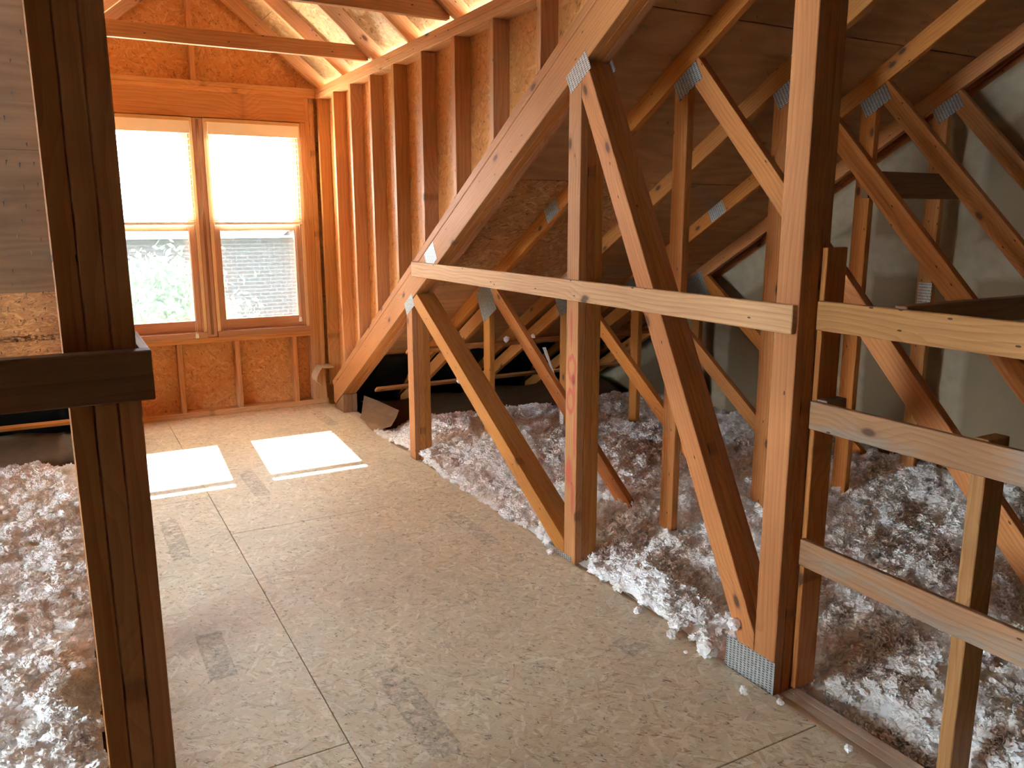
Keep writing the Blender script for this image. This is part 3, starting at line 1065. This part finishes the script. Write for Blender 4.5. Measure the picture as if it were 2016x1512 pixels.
def plate(parent, x, cy, cz, ln, w, slope=-PITCHM, face=-1, name='gusset_plate'):
    """thin pressed steel plate on the X face; length runs along `slope` in the YZ plane"""
    U = Vector((0, 1, slope)).normalized() if slope is not None else Vector((0, 0, 1))
    bm = prism([(-ln / 2, -w / 2), (ln / 2, -w / 2), (ln / 2, w / 2), (-ln / 2, w / 2)], GP, 0)
    V = (0, -slope, 1) if slope is not None else (0, -1, 0)
    M = frame((x - (GP + .0002 if face < 0 else -.0002), cy, cz), U, V)
    return link(name, bm_mesh(bm, 'gusset_plate'), M_PLATE, parent, M)


def girder(x0, label, red=False, lsh=0.0):
    """three plies nailed together; aisle truss of 2x6 top chord and 2x4 webs"""
    g = empty('girder_truss', (x0 + .057, 2.85, -.1), label, 'roof truss', None)
    v3 = V3 - lsh
    CB = ROOF - .170
    for k in range(3):
        x = x0 + k * PLY
        t_ = PLY - .0012
        mt = M_GIRD
        jit = rnd.uniform(-.002, .002)
        # top chord
        a, b = -1.1, 6.42
        mid = ROOF - .0825
        member('top_chord', mt, g, (a, roofz(a, mid)), (b, roofz(b, mid)), .1405, x, t_, [((1, 0), 6.383), ((0, -1), -.03), ((-1, 0), 1.0)])
        # vertical webs
        for yc in (V1, V2, v3):
            mm = M_RED if (red and k == 0 and yc == V2) else mt
            member('vertical_web', mm, g, (yc, -.0095), (yc, 3.9795), .089, x + (jit if yc != V2 or k else 0) * .3, t_, [(NB, CB - .001)])
        # diagonal webs
        hw = .0445
        member('diagonal_web', mt, g, (4.70 + .12, 1.09 + .075), (2.953 - .4, .0725 - .245), .0885, x, t_,
               [(NB, CB - .002), ((1, 0), V1 - hw - .0015), ((-1, 0), -(V2 + hw + .0015)), ((0, -1), .0095)])
        member('diagonal_web', mt, g, (2.7765 + .16, 2.018 + .30), (1.768 - .1, .1225 - .19), .0885, x, t_,
               [(NB, CB - .002), ((1, 0), V2 - hw - .0015), ((-1, 0), -(v3 + hw + .0015)), ((0, -1), .0095)])
        # bottom chord and heel wedge
        member('bottom_chord', M_PALE, g, (-1.1, -.0795), (6.5, -.0795), .138, x, t_, [])
        member('heel_block', M_DARKW, g, (6.26, -.0095), (6.26, .4), .243, x, t_, [(NB, ROOF - .172)])
    for px_, fc in ((x0, -1), (x0 + 3 * PLY - .0012, 1)):
        plate(g, px_, 2.828, 2.070, .160, .080, face=fc)
        plate(g, px_, 4.680, .985, .150, .080, face=fc)
        plate(g, px_, 4.335, 1.303 - .01, .15, .11, face=fc)
        plate(g, px_, v3 + .058, .040, .215, .138, 0.0, face=fc)
        plate(g, px_, 2.93, -.01, .2, .06, 0.0, face=fc)
    return g


girder(XG, 'triple-ply girder truss along the right edge of the strand board aisle', True)
girder(XL0, 'triple-ply girder truss on the left whose dark post stands nearest the camera', False, .103)

TX = [2.44, 3.045, 3.665, 4.25]
TLAB = ['single roof truss first beyond the triple girder on the right',
        'single roof truss second beyond the triple girder, with paper depth ruler on its web',
        'single roof truss third beyond the triple girder, next to last before drywall',
        'single roof truss nearest the grey drywall gable wall']


def roof_truss(x, label, k):
    g = empty('roof_truss', (x + .019, 2.85, -.1), label, 'roof truss', 'single roof trusses between girder and drywall wall')
    t_ = .0375
    CB = ROOF - .1045
    hw = .0445
    yv1, yv2 = 4.737, 2.870
    m = M_TRUSS
    member('top_chord', m, g, (-1.1, roofz(-1.1, ROOF - .0525)), (6.6, roofz(6.6, ROOF - .0525)), .089, x, t_, [((1, 0), 6.5), ((-1, 0), 1.0)])
    member('slider', m, g, (4.70, roofz(4.70, ROOF - .205)), (6.5, roofz(6.5, ROOF - .205)), .088, x, t_, [((-1, 0), -(yv1 + hw + .0015)), ((1, 0), 6.35)])
    member('vertical_web', m, g, (yv1, -.1), (yv1, 2), .089, x, t_, [(NB, CB - .001)])
    member('vertical_web', m, g, (yv2, -.1), (yv2, 4), .089, x, t_, [(NB, CB - .001)])
    member('diagonal_web', m, g, (4.61 + .15, 1.02 + .103), (2.85, -.19), .089, x, t_,
           [(NB, CB - .001), ((1, 0), yv1 - hw - .0015), ((-1, 0), -(yv2 + hw + .0015)), ((0, -1), .1)])
    member('diagonal_web', m, g, (2.7925 + .15, 2.126 + .1575), (.70, -.0715), .0885, x, t_,
           [(NB, CB - .002), ((1, 0), yv2 - hw - .0015), ((0, -1), .1)])
    member('bottom_chord', m, g, (-1.1, -.145), (6.5, -.145), .089, x, t_, [])
    plate(g, x, 2.832, 2.080, .160, .085)
    plate(g, x, 4.74, .975, .215, .215)
    plate(g, x, 3.93, roofz(3.93, ROOF - .052), .14, .082)
    if k == 3:
        plate(g, x, 2.862, 1.085, .125, .082, None)
    return g


for k, (x, lab) in enumerate(zip(TX, TLAB)):
    roof_truss(x, lab, k)

# ------------------------------------------------------------------ rails, braces and the little stair-side frame
o = board('guard_rail', M_RAIL, None, XG - .020, XG - .0008, 1.656, 4.586, 1.168, 1.254, 'y')
tag(o, 'long pale knotty pine rail nailed across the right triple girder truss', 'rail')
o = board('guard_rail', M_RAIL, None, .1083, .127, 1.5505, 4.40, 1.192, 1.279, 'y')
tag(o, 'rail end nailed behind the dark cross board on the left post', 'rail')
o = board('cross_board', M_DARKW, None, -1.6, .1265, 1.511, 1.5492, 1.192, 1.280, 'x')
tag(o, 'dark horizontal board nailed across the front of the left post', 'board')
RX = 1.9545
for z0, z1, mt, lab in ((1.1787, 1.265, M_RAIL2, 'topmost of three rails right of the big post, clean yellow pine'),
                        (.878, .964, M_GREY, 'middle of three rails right of the big post, weathered with grey stains'),
                        (.438, .525, M_GREY, 'lowest of three rails right of the big post, half clean half weathered')):
    o = board('side_rail', mt, None, RX - .0197, RX - .0008, -.2, 1.637, z0, z1, 'y')
    tag(o, lab, 'rail', 'three rails right of the big post')
o = board('short_stud', M_TRUSS, None, RX, RX + .088, 1.631, 1.6495, .004, 1.419, 'z')
tag(o, 'flat scab board standing behind the rail ends against the big post', 'stud')
o = board('short_stud', M_RAIL2, None, RX, RX + .089, 1.106, 1.145, -.0045, .966, 'z')
tag(o, 'short yellow stud standing in insulation behind the two lower rails', 'stud')
o = board('cleat_block', M_GREY, None, RX, RX + .088, 1.592, 1.6295, .882, .970, 'x')
tag(o, 'small wooden cleat behind the end of the middle rail', 'block')
o = board('cross_board', M_DARKW, None, RX, 3.2, 1.36, 1.398, 1.205, 1.273, 'x')
tag(o, 'dark horizontal board running back behind the topmost right rail', 'board')
o = board('web_brace', M_DARKW, None, 3.60, 4.405, 2.783, 2.822, 1.604, 1.737, 'x')
tag(o, 'short brown brace board crossing two truss webs before the drywall', 'board')

for nm, y, x0, x1, lab in (('eave_brace', 5.185, 2.05, 4.4, 'upper long brace strip across the undersides of the right truss chords'),
                           ('eave_brace', 5.86, 2.05, 4.4, 'lower long brace strip near the eave behind the right trusses'),
                           ('eave_brace', 5.86, -2.3, -.03, 'brace strip near the dark eave left of the dark post')):
    c_ = ROOF - .250
    U = (1, 0, 0)
    bm = prism([(-(x1 - x0) / 2, -.032), ((x1 - x0) / 2, -.032), ((x1 - x0) / 2, .032), (-(x1 - x0) / 2, .032)], .02)
    M = frame(((x0 + x1) / 2, y, roofz(y, c_)), (-1, 0, 0), (0, 1, -PITCHM))
    if M.col[2][2] > 0:
        M = frame(((x0 + x1) / 2, y, roofz(y, c_)), (1, 0, 0), (0, 1, -PITCHM))
        if M.col[2][2] > 0:
            M = M @ Matrix.Translation((0, 0, -.02))
    o = link(nm, bm_mesh(bm, nm), M_TRUSS, None, M)
    tag(o, lab, 'brace')

# ------------------------------------------------------------------ eave: black vent baffles, fibreboard dams, foam
def curved_sheet(name, mat, pts, x0, x1, t_=.004, nx=10, wav=.012, seed=0):
    """bent sheet: profile pts in (y, z), swept along X"""
    r = random.Random(seed)
    bm = bmesh.new()
    grid = []
    ph = r.uniform(0, 6)
    for i in range(nx + 1):
        x = x0 + (x1 - x0) * i / nx
        row = []
        for j, (y, z) in enumerate(pts):
            w = math.sin(i * 1.3 + ph) * wav * (j / len(pts))
            row.append(bm.verts.new((x, y + w, z + w * .8)))
        grid.append(row)
    for i in range(nx):
        for j in range(len(pts) - 1):
            bm.faces.new((grid[i][j], grid[i + 1][j], grid[i + 1][j + 1], grid[i][j + 1]))
    bmesh.ops.solidify(bm, geom=bm.faces[:], thickness=t_)
    return link(name, bm_mesh(bm, name, True), mat)


bays = [(1.995, 2.435), (2.482, 3.04), (3.087, 3.66), (3.707, 4.245), (4.292, 4.44)]
for (a, b), lab in zip(bays, ('black vent baffle in the eave bay just behind the triple girder', 'black vent baffle in the second eave bay from the girder',
                              'black vent baffle in the third eave bay from the girder', 'black vent baffle in the fourth eave bay from the girder', 'narrow black vent baffle against the drywall')):
    p = [(6.45, -.12), (6.40, .02), (6.15, roofz(6.15) - .045), (5.98, roofz(5.98) - .035), (5.82, roofz(5.82) - .03)]
    tag(curved_sheet('vent_baffle', M_BLACK, p, a, b, seed=int(a * 10)), lab, 'baffle', 'black vent baffles along the eaves')
p = [(6.45, -.12), (6.40, .02), (6.15, roofz(6.15) - .045), (5.98, roofz(5.98) - .035), (5.82, roofz(5.82) - .03)]
tag(curved_sheet('vent_baffle', M_BLACK, p, -2.3, -.03, nx=24, seed=3), 'black vent baffle in the dark eave left of the dark post', 'baffle', 'black vent baffles along the eaves')
p = [(5.62, -.06), (5.80, .045), (5.98, .10), (6.12, .105)]
tag(curved_sheet('fibreboard_dam', M_CARD, p, -1.7, -.02, nx=16, wav=.02, seed=5), 'brown fibreboard insulation dam under the eave on the left', 'insulation dam')
p = [(5.62, -.05), (5.82, .02), (6.02, .06), (6.16, .055)]
tag(curved_sheet('fibreboard_dam', M_CARD, p, 2.02, 4.3, nx=18, wav=.02, seed=8), 'long brown fibreboard dam under the black eave on the right', 'insulation dam')
bm = bmesh.new()
q = [(1.885, 5.47, -.005), (1.90, 5.80, .01), (2.05, 6.14, .10), (2.16, 5.66, .075), (2.02, 5.46, .0)]
bm.faces.new([bm.verts.new(v) for v in q])
bmesh.ops.triangulate(bm, faces=bm.faces[:])
bmesh.ops.subdivide_edges(bm, edges=bm.edges[:], cuts=2, use_grid_fill=True)
for v in bm.verts:
    v.co.z += .012 * math.sin(v.co.x * 20 + v.co.y * 9)
bmesh.ops.solidify(bm, geom=bm.faces[:], thickness=.004)
tag(link('fibreboard_scrap', bm_mesh(bm, 'fibreboard_scrap'), M_CARD), 'torn flap of brown fibreboard lying by the foot of the sloping chord', 'board scrap')

# curl of pale foam hanging by the foot of the chord
prof = []
for k in range(22):
    a = k / 21
    if a < .45:
        prof.append((1.868 - .105 * (a / .45), .335 - .004 * math.sin(a * 9)))
    else:
        th = (a - .45) / .55 * math.pi * 1.15
        prof.append((1.763 - .012 * math.sin(th) * 3 - .03 * (a - .45), .335 - .155 * (a - .45) / .55 - .02 * math.sin(th)))
bm = bmesh.new()
rows = []
for x, z in prof:
    rows.append((bm.verts.new((x, 6.31, z)), bm.verts.new((x + .004, 6.475, z + .006))))
for A, B in zip(rows, rows[1:]):
    bm.faces.new((A[0], B[0], B[1], A[1]))
bmesh.ops.solidify(bm, geom=bm.faces[:], thickness=.004)
tag(link('foam_strip', bm_mesh(bm, 'foam_strip', True), M_FOAM), 'curled strip of pale foam by the foot of the sloping chord', 'foam strip')

# insulation depth ruler and the loose paper strip behind it
rul = board('depth_ruler', M_PAPER, None, 3.0425, 3.0448, 4.722, 4.768, -.04, .262, 'z', .0004)
tag(rul, 'white paper insulation depth ruler stapled to the second truss web', 'ruler')
me = bpy.data.meshes.new('printed_scale')
vv, ff = [], []
for i in range(14):
    z = -.02 + i * .019
    w = .022 if i % 3 else .036
    k = len(vv)
    vv += [(3.0421, 4.764 - w, z), (3.0421, 4.764, z), (3.0421, 4.764, z + .002), (3.0421, 4.764 - w, z + .002)]
    ff.append((k, k + 1, k + 2, k + 3))
me.from_pydata(vv, [], ff)
link('printed_scale', me, plain('purple_print', (.12, .09, .22), .8), rul)
M = frame((2.85, 4.61, .555), (0, -.125, -.16), (1, 0, 0))
bm = prism([(-.11, -.013), (.11, -.005), (.11, .006), (-.11, .014)], .003, .0005)
tag(link('paper_strip', bm_mesh(bm, 'paper_strip'), M_PAPER, None, M), 'loose white paper strip dangling behind the diagonal web', 'paper strip')

# ------------------------------------------------------------------ blown insulation
rs = np.random.RandomState(11)


def vnoise(X, Y, cell, seed):
    r = np.random.RandomState(seed)
    g = r.rand(256, 256)
    x, y = X / cell + 40.3, Y / cell + 71.7
    xi, yi = np.floor(x).astype(int), np.floor(y).astype(int)
    fx, fy = x - xi, y - yi
    fx, fy = fx * fx * (3 - 2 * fx), fy * fy * (3 - 2 * fy)
    a, b = g[xi % 256, yi % 256], g[(xi + 1) % 256, yi % 256]
    c, d = g[xi % 256, (yi + 1) % 256], g[(xi + 1) % 256, (yi + 1) % 256]
    return (a * (1 - fx) + b * fx) * (1 - fy) + (c * (1 - fx) + d * fx) * fy - .5


def hfield(X, Y, side):
    h = .018 + .075 * vnoise(X, Y, .75, 1) + .060 * vnoise(X, Y, .30, 2) + .038 * vnoise(X, Y, .12, 3)
    h = h + .05 * np.abs(vnoise(X, Y, .06, 4)) + .03 * vnoise(X, Y, .037, 6) - .012
    if side == 'r':
        edge = np.clip((X - XG) / .30, 0, 1)
        h = h * (.35 + .65 * edge) - .004 * (1 - edge)
        h = h + .05 * np.exp(-((X - 2.5) ** 2 / .3 + (Y - 4.5) ** 2 / .5))
        h = h + .07 * np.exp(-((X - 2.02) ** 2 / .012 + (Y - 2.35) ** 2 / .10))
        h = h - .11 * np.exp(-((X - 2.02) ** 2 / .012 + (Y - 1.35) ** 2 / .10))
        h = h - .05 * np.exp(-((X - 2.05) ** 2 / .02 + (Y - 5.4) ** 2 / .08))
        h = h - .10 * np.clip((1.6 - Y) / .8, 0, 1) * np.clip((2.05 - X) / .15, 0, 1)
    else:
        h = h + .02 - .03 * np.clip((X + .12) / .1, 0, 1)
    h = h - .14 * np.clip((Y - 5.45) / .4, 0, 1)
    return h


def shred_mesh(name, nshred, seed, spread=1.0, flat=.7):
    """a little wad of torn fibre: many bent shreds pressed together"""
    r = np.random.RandomState(seed)
    bm = bmesh.new()
    bmesh.ops.create_icosphere(bm, subdivisions=1, radius=1)
    bv = np.array([v.co[:] for v in bm.verts])
    bf = np.array([[w.index for w in q.verts] for q in bm.faces])
    bm.free()
    bm = bmesh.new()
    bmesh.ops.create_icosphere(bm, subdivisions=3, radius=1)
    cv = np.array([v.co[:] for v in bm.verts])
    cf = np.array([[w.index for w in q.verts] for q in bm.faces])
    bm.free()
    dirs = r.randn(60, 3)
    dirs /= np.linalg.norm(dirs, axis=1)[:, None]
    amp = r.uniform(.12, .40, 60)
    lump = np.max(np.clip(cv @ dirs.T, 0, 1) ** r.uniform(25, 70, 60) * amp, axis=1)
    core = cv * (.60 + lump + .035 * r.randn(len(cv)))[:, None] * np.array([1, 1, flat])
    V, T = [core], [cf]
    off = len(core)
    for k in range(nshred):
        v = bv * (1 + .22 * r.randn(len(bv), 1))
        st = np.array([r.uniform(.9, 1.9), r.uniform(.55, .95), r.uniform(.45, .8)])
        v = v * st
        v[:, 2] += r.uniform(-.35, .35) * v[:, 0] ** 2 / st[0]
        v[:, 1] += r.uniform(-.3, .3) * v[:, 0] ** 2 / st[0]
        q, _ = np.linalg.qr(r.randn(3, 3))
        v = v @ q.T * r.uniform(.05, .13)
        d = r.randn(3)
        d /= np.linalg.norm(d)
        p = d * r.uniform(.55, .95) * np.array([1, 1, flat]) * spread
        V.append(v + p)
        T.append(bf + off)
        off += len(bv)
    V, T = np.concatenate(V), np.concatenate(T)
    me = bpy.data.meshes.new(name)
    me.from_pydata(V.tolist(), [], T.tolist())
    for p in me.polygons:
        p.use_smooth = False
    me.materials.append(M_FLUFF)
    return me


wads = bpy.data.collections.new('fibre_wads')          # kept out of the scene, used only as instances
for k in range(8):
    wads.objects.link(bpy.data.objects.new('fibre_wad', shred_mesh('fibre_wad', 30, 100 + k)))

ng = bpy.data.node_groups.new('fluff', 'GeometryNodeTree')
ng.interface.new_socket('Geometry', in_out='INPUT', socket_type='NodeSocketGeometry')
ng.interface.new_socket('Geometry', in_out='OUTPUT', socket_type='NodeSocketGeometry')
gi, go = ng.nodes.new('NodeGroupInput'), ng.nodes.new('NodeGroupOutput')
dp = ng.nodes.new('GeometryNodeDistributePointsOnFaces')
dp.inputs['Density'].default_value = 950.0
ci = ng.nodes.new('GeometryNodeCollectionInfo')
ci.inputs['Collection'].default_value = wads
ci.inputs['Separate Children'].default_value = True
ci.inputs['Reset Children'].default_value = True
ip = ng.nodes.new('GeometryNodeInstanceOnPoints')
ip.inputs['Pick Instance'].default_value = True
rv = ng.nodes.new('FunctionNodeRandomValue')
rv.data_type = 'FLOAT_VECTOR'
rv.inputs[0].default_value = (-.6, -.6, 0)
rv.inputs[1].default_value = (.6, .6, 6.283)
rsz = ng.nodes.new('FunctionNodeRandomValue')
rsz.data_type = 'FLOAT'
rsz.inputs[2].default_value = .016
rsz.inputs[3].default_value = .044
rsz.inputs['Seed'].default_value = 4
jn = ng.nodes.new('GeometryNodeJoinGeometry')
ng.links.new(gi.outputs[0], dp.inputs['Mesh'])
ng.links.new(dp.outputs['Points'], ip.inputs['Points'])
ng.links.new(ci.outputs[0], ip.inputs['Instance'])
ng.links.new(rv.outputs[0], ip.inputs['Rotation'])
ng.links.new(rsz.outputs[1], ip.inputs['Scale'])
ng.links.new(ip.outputs[0], jn.inputs[0])
ng.links.new(gi.outputs[0], jn.inputs[0])
ng.links.new(jn.outputs[0], go.inputs[0])


def insulation(name, label, side, x0, x1, y0, y1, parts):
    V, T = [], []
    off = 0
    for (bx0, bx1, by0, by1, res) in parts:
        nx, ny = int((bx1 - bx0) / res) + 1, int((by1 - by0) / res) + 1
        gx, gy = np.meshgrid(np.linspace(bx0, bx1, nx), np.linspace(by0, by1, ny), indexing='ij')
        z = hfield(gx, gy, side)
        v = np.stack([gx, gy, z], -1).reshape(-1, 3)
        i = np.arange(nx * ny).reshape(nx, ny)
        a, b, c, d = i[:-1, :-1].ravel(), i[1:, :-1].ravel(), i[1:, 1:].ravel(), i[:-1, 1:].ravel()
        V.append(v)
        T.append(np.concatenate([np.stack([a, b, c], 1), np.stack([a, c, d], 1)]) + off)
        off += len(v)
    V, T = np.concatenate(V).astype(np.float32), np.concatenate(T).astype(np.int32)
    c = np.array([(x0 + x1) / 2, (y0 + y1) / 2, 0], np.float32)
    V = V - c
    me = bpy.data.meshes.new(name)
    me.vertices.add(len(V))
    me.vertices.foreach_set('co', V.ravel())
    me.loops.add(len(T) * 3)
    me.loops.foreach_set('vertex_index', T.ravel())
    me.polygons.add(len(T))
    me.polygons.foreach_set('loop_start', np.arange(len(T), dtype=np.int32) * 3)
    me.polygons.foreach_set('use_smooth', np.ones(len(T), dtype=bool))
    me.update(calc_edges=True)
    o = link(name, me, M_FLUFF, None, Matrix.Translation(c.tolist()))
    md = o.modifiers.new('fluff', 'NODES')
    md.node_group = ng
    tag(o, label, 'insulation', None, 'stuff')
    return o


insulation('blown_insulation', 'loose white blown insulation under the trusses right of the aisle', 'r', XG, 4.44, .3, 6.2,
           [(XG + .018, 4.44, .7, 6.2, .018)])
insulation('blown_insulation', 'loose white blown insulation left of the dark triple post', 'l', -2.4, -.012, .3, 6.2,
           [(-1.1, -.022, .6, 6.2, .018), (-4.95, -1.1, -.5, 6.2, .06)])

# crumbs of fluff on the floor edge and caught on the framing: each one a thing
cl = [shred_mesh('insulation_clump', 30, 300 + k, .85, .9) for k in range(5)]


def clump(x, y, z, s, label, sq=.75):
    me = cl[rnd.randrange(5)]
    R = Matrix.Rotation(rnd.uniform(0, 6), 4, 'Z') @ Matrix.Rotation(rnd.uniform(0, 6), 4, 'X')
    o = link('insulation_clump', me, M_FLUFF, None, Matrix.Translation((x, y, z)) @ Matrix.Scale(sq, 4, (0, 0, 1)) @ R @ Matrix.Scale(s, 4))
    tag(o, label, 'insulation', 'stray insulation clumps')


for x, y, s, lab in ((1.80, 1.70, .022, 'white insulation clump on the floor before the steel base plate'),
                     (1.83, 2.09, .030, 'white insulation clump on the floor left of the steel base plate'),
                     (1.835, 2.30, .024, 'smaller insulation clump on the floor edge left of the steel base plate'),
                     (1.80, 1.98, .010, 'crumb of insulation lying on the strand board near the base plate'),
                     (1.855, 1.60, .016, 'insulation crumb on the floor edge at the foot of the big post'),
                     (1.85, 1.34, .018, 'insulation crumb on the floor edge right of the big post'),
                     (1.84, 2.95, .026, 'insulation clump on the floor edge at the foot of the red marked web')):
    clump(x, y, s * .45, s, lab)
clump(1.850, 1.925, .035, .055, 'large white insulation clump against the left end of the steel base plate')
clump(1.862, 1.82, .17, .032, 'white insulation clump wedged between diagonal web and big post', 1.0)
for x, y, z, s, lab in ((2.66, 5.13, .636, .030, 'insulation tuft stuck on the upper eave brace, first of three'),
                        (2.80, 5.12, .645, .030, 'insulation tuft stuck on the upper eave brace, second of three'),
                        (3.02, 5.11, .655, .022, 'insulation tuft stuck on the upper eave brace, third of three'),
                        (2.74, 5.78, .235, .045, 'insulation tuft stuck at the left end of the lower eave brace')):
    clump(x, y, z, s, lab, 1.0)

# ------------------------------------------------------------------ outside: lawn, neighbouring brick house, tree
struct(board('ground', M_GRASS, None, -40, 60, 6.9, 90, -3.4, -3.3, 'x', 0), 'lawn below the window')
# own wall under the window and eaves
hs = empty('brick_house', (4, 17, -3.3), 'neighbouring brick house seen through the windows', 'house')
board('wall', M_BRICK, hs, -7, 15, 17.0, 25, -3.3, 1.15, 'x', 0)
board('frieze_board', M_WHITE, hs, -7.3, 15.3, 16.65, 17.0, 1.15, 1.42, 'x', .01)
bm = prism([(-4.7, 0), (4.7, 0), (0, 3.4)], 23.2, 0)
link('roof', bm_mesh(bm, 'roof'), M_LTAR, hs, frame((-7.6, 21.0, 1.42), (0, 1, 0), (0, 0, 1)))
bm = prism([(-1.9, 0), (1.9, 0), (0, 1.5)], 1.6, 0)
gb = link('front_gable', bm_mesh(bm, 'front_gable'), M_BRICK, hs, frame((5.9, 17.2, 1.20), (1, 0, 0), (0, 0, 1)))
for s in (1, -1):
    U = Vector((s * 1.9, 0, -1.5)).normalized()
    L = 2.6
    M = frame((5.9 + s * .95, 15.56, 1.2 + .80), U, (0, 1, 0))
    bm = prism([(-L / 2, 0), (L / 2, 0), (L / 2, .12), (-L / 2, .12)], .18, 0)
    link('rake_board', bm_mesh(bm, 'rake_board'), M_WHITE, hs, M)
for x in (.2, 2.05):
    w = board('window', M_WHITE, hs, x, x + 1.0, 16.93, 17.02, -1.9, -.3, 'x', .01)
    board('pane', M_SHADE, w, x + .1, x + .47, 16.915, 16.928, -1.8, -1.12, 'x', 0)
    board('pane', M_SHADE, w, x + .53, x + .9, 16.915, 16.928, -1.8, -1.12, 'x', 0)
    board('pane', M_SHADE, w, x + .1, x + .47, 16.915, 16.928, -1.06, -.4, 'x', 0)
    board('pane', M_SHADE, w, x + .53, x + .9, 16.915, 16.928, -1.06, -.4, 'x', 0)


def tree(name, label, x, y, zb, zc, rx, rz, n, seed):
    r = np.random.RandomState(seed)
    e = empty(name, (x, y, zb), label, 'tree')
    link('trunk', bm_mesh(tube_bm([(x, y, zb), (x + .05, y, (zb + zc) / 2), (x, y, zc)], [.11, .08, .03], 8), 'trunk', True), M_BARK, e)
    for k in range(5):
        a = k * 1.256
        link('branch', bm_mesh(tube_bm([(x, y, zb + (zc - zb) * .55), (x + math.cos(a) * rx * .35, y + math.sin(a) * rx * .35, zc - .2), (x + math.cos(a) * rx * .7, y + math.sin(a) * rx * .7, zc + .3)], [.05, .03, .01], 6), 'branch', True), M_BARK, e)
    cen = r.randn(26, 3)
    cen /= np.linalg.norm(cen, axis=1)[:, None]
    cen *= np.array([rx, rx, rz]) * r.uniform(.35, .85, (26, 1))
    P = cen[r.randint(26, size=n)] + r.randn(n, 3) * np.array([.26, .26, .2]) * rx * .62
    d1 = r.randn(n, 3)
    d1 /= np.linalg.norm(d1, axis=1)[:, None]
    d2 = np.cross(d1, r.randn(n, 3))
    d2 /= np.linalg.norm(d2, axis=1)[:, None]
    s = r.uniform(.036, .068, (n, 1))
    q = np.stack([P - d1 * s, P + d2 * s * .45, P + d1 * s, P - d2 * s * .45], 1).reshape(-1, 3) + np.array([x, y, zc])
    me = bpy.data.meshes.new('foliage')
    me.from_pydata(q.tolist(), [], (np.arange(n)[:, None] * 4 + np.arange(4)).tolist())
    o = link('foliage', me, M_LEAF, e)
    o['kind'] = 'stuff'


tree('garden_tree', 'leafy green tree outside the left window before the brick house', .60, 11.0, -3.3, .0, 1.6, 1.35, 14000, 4)
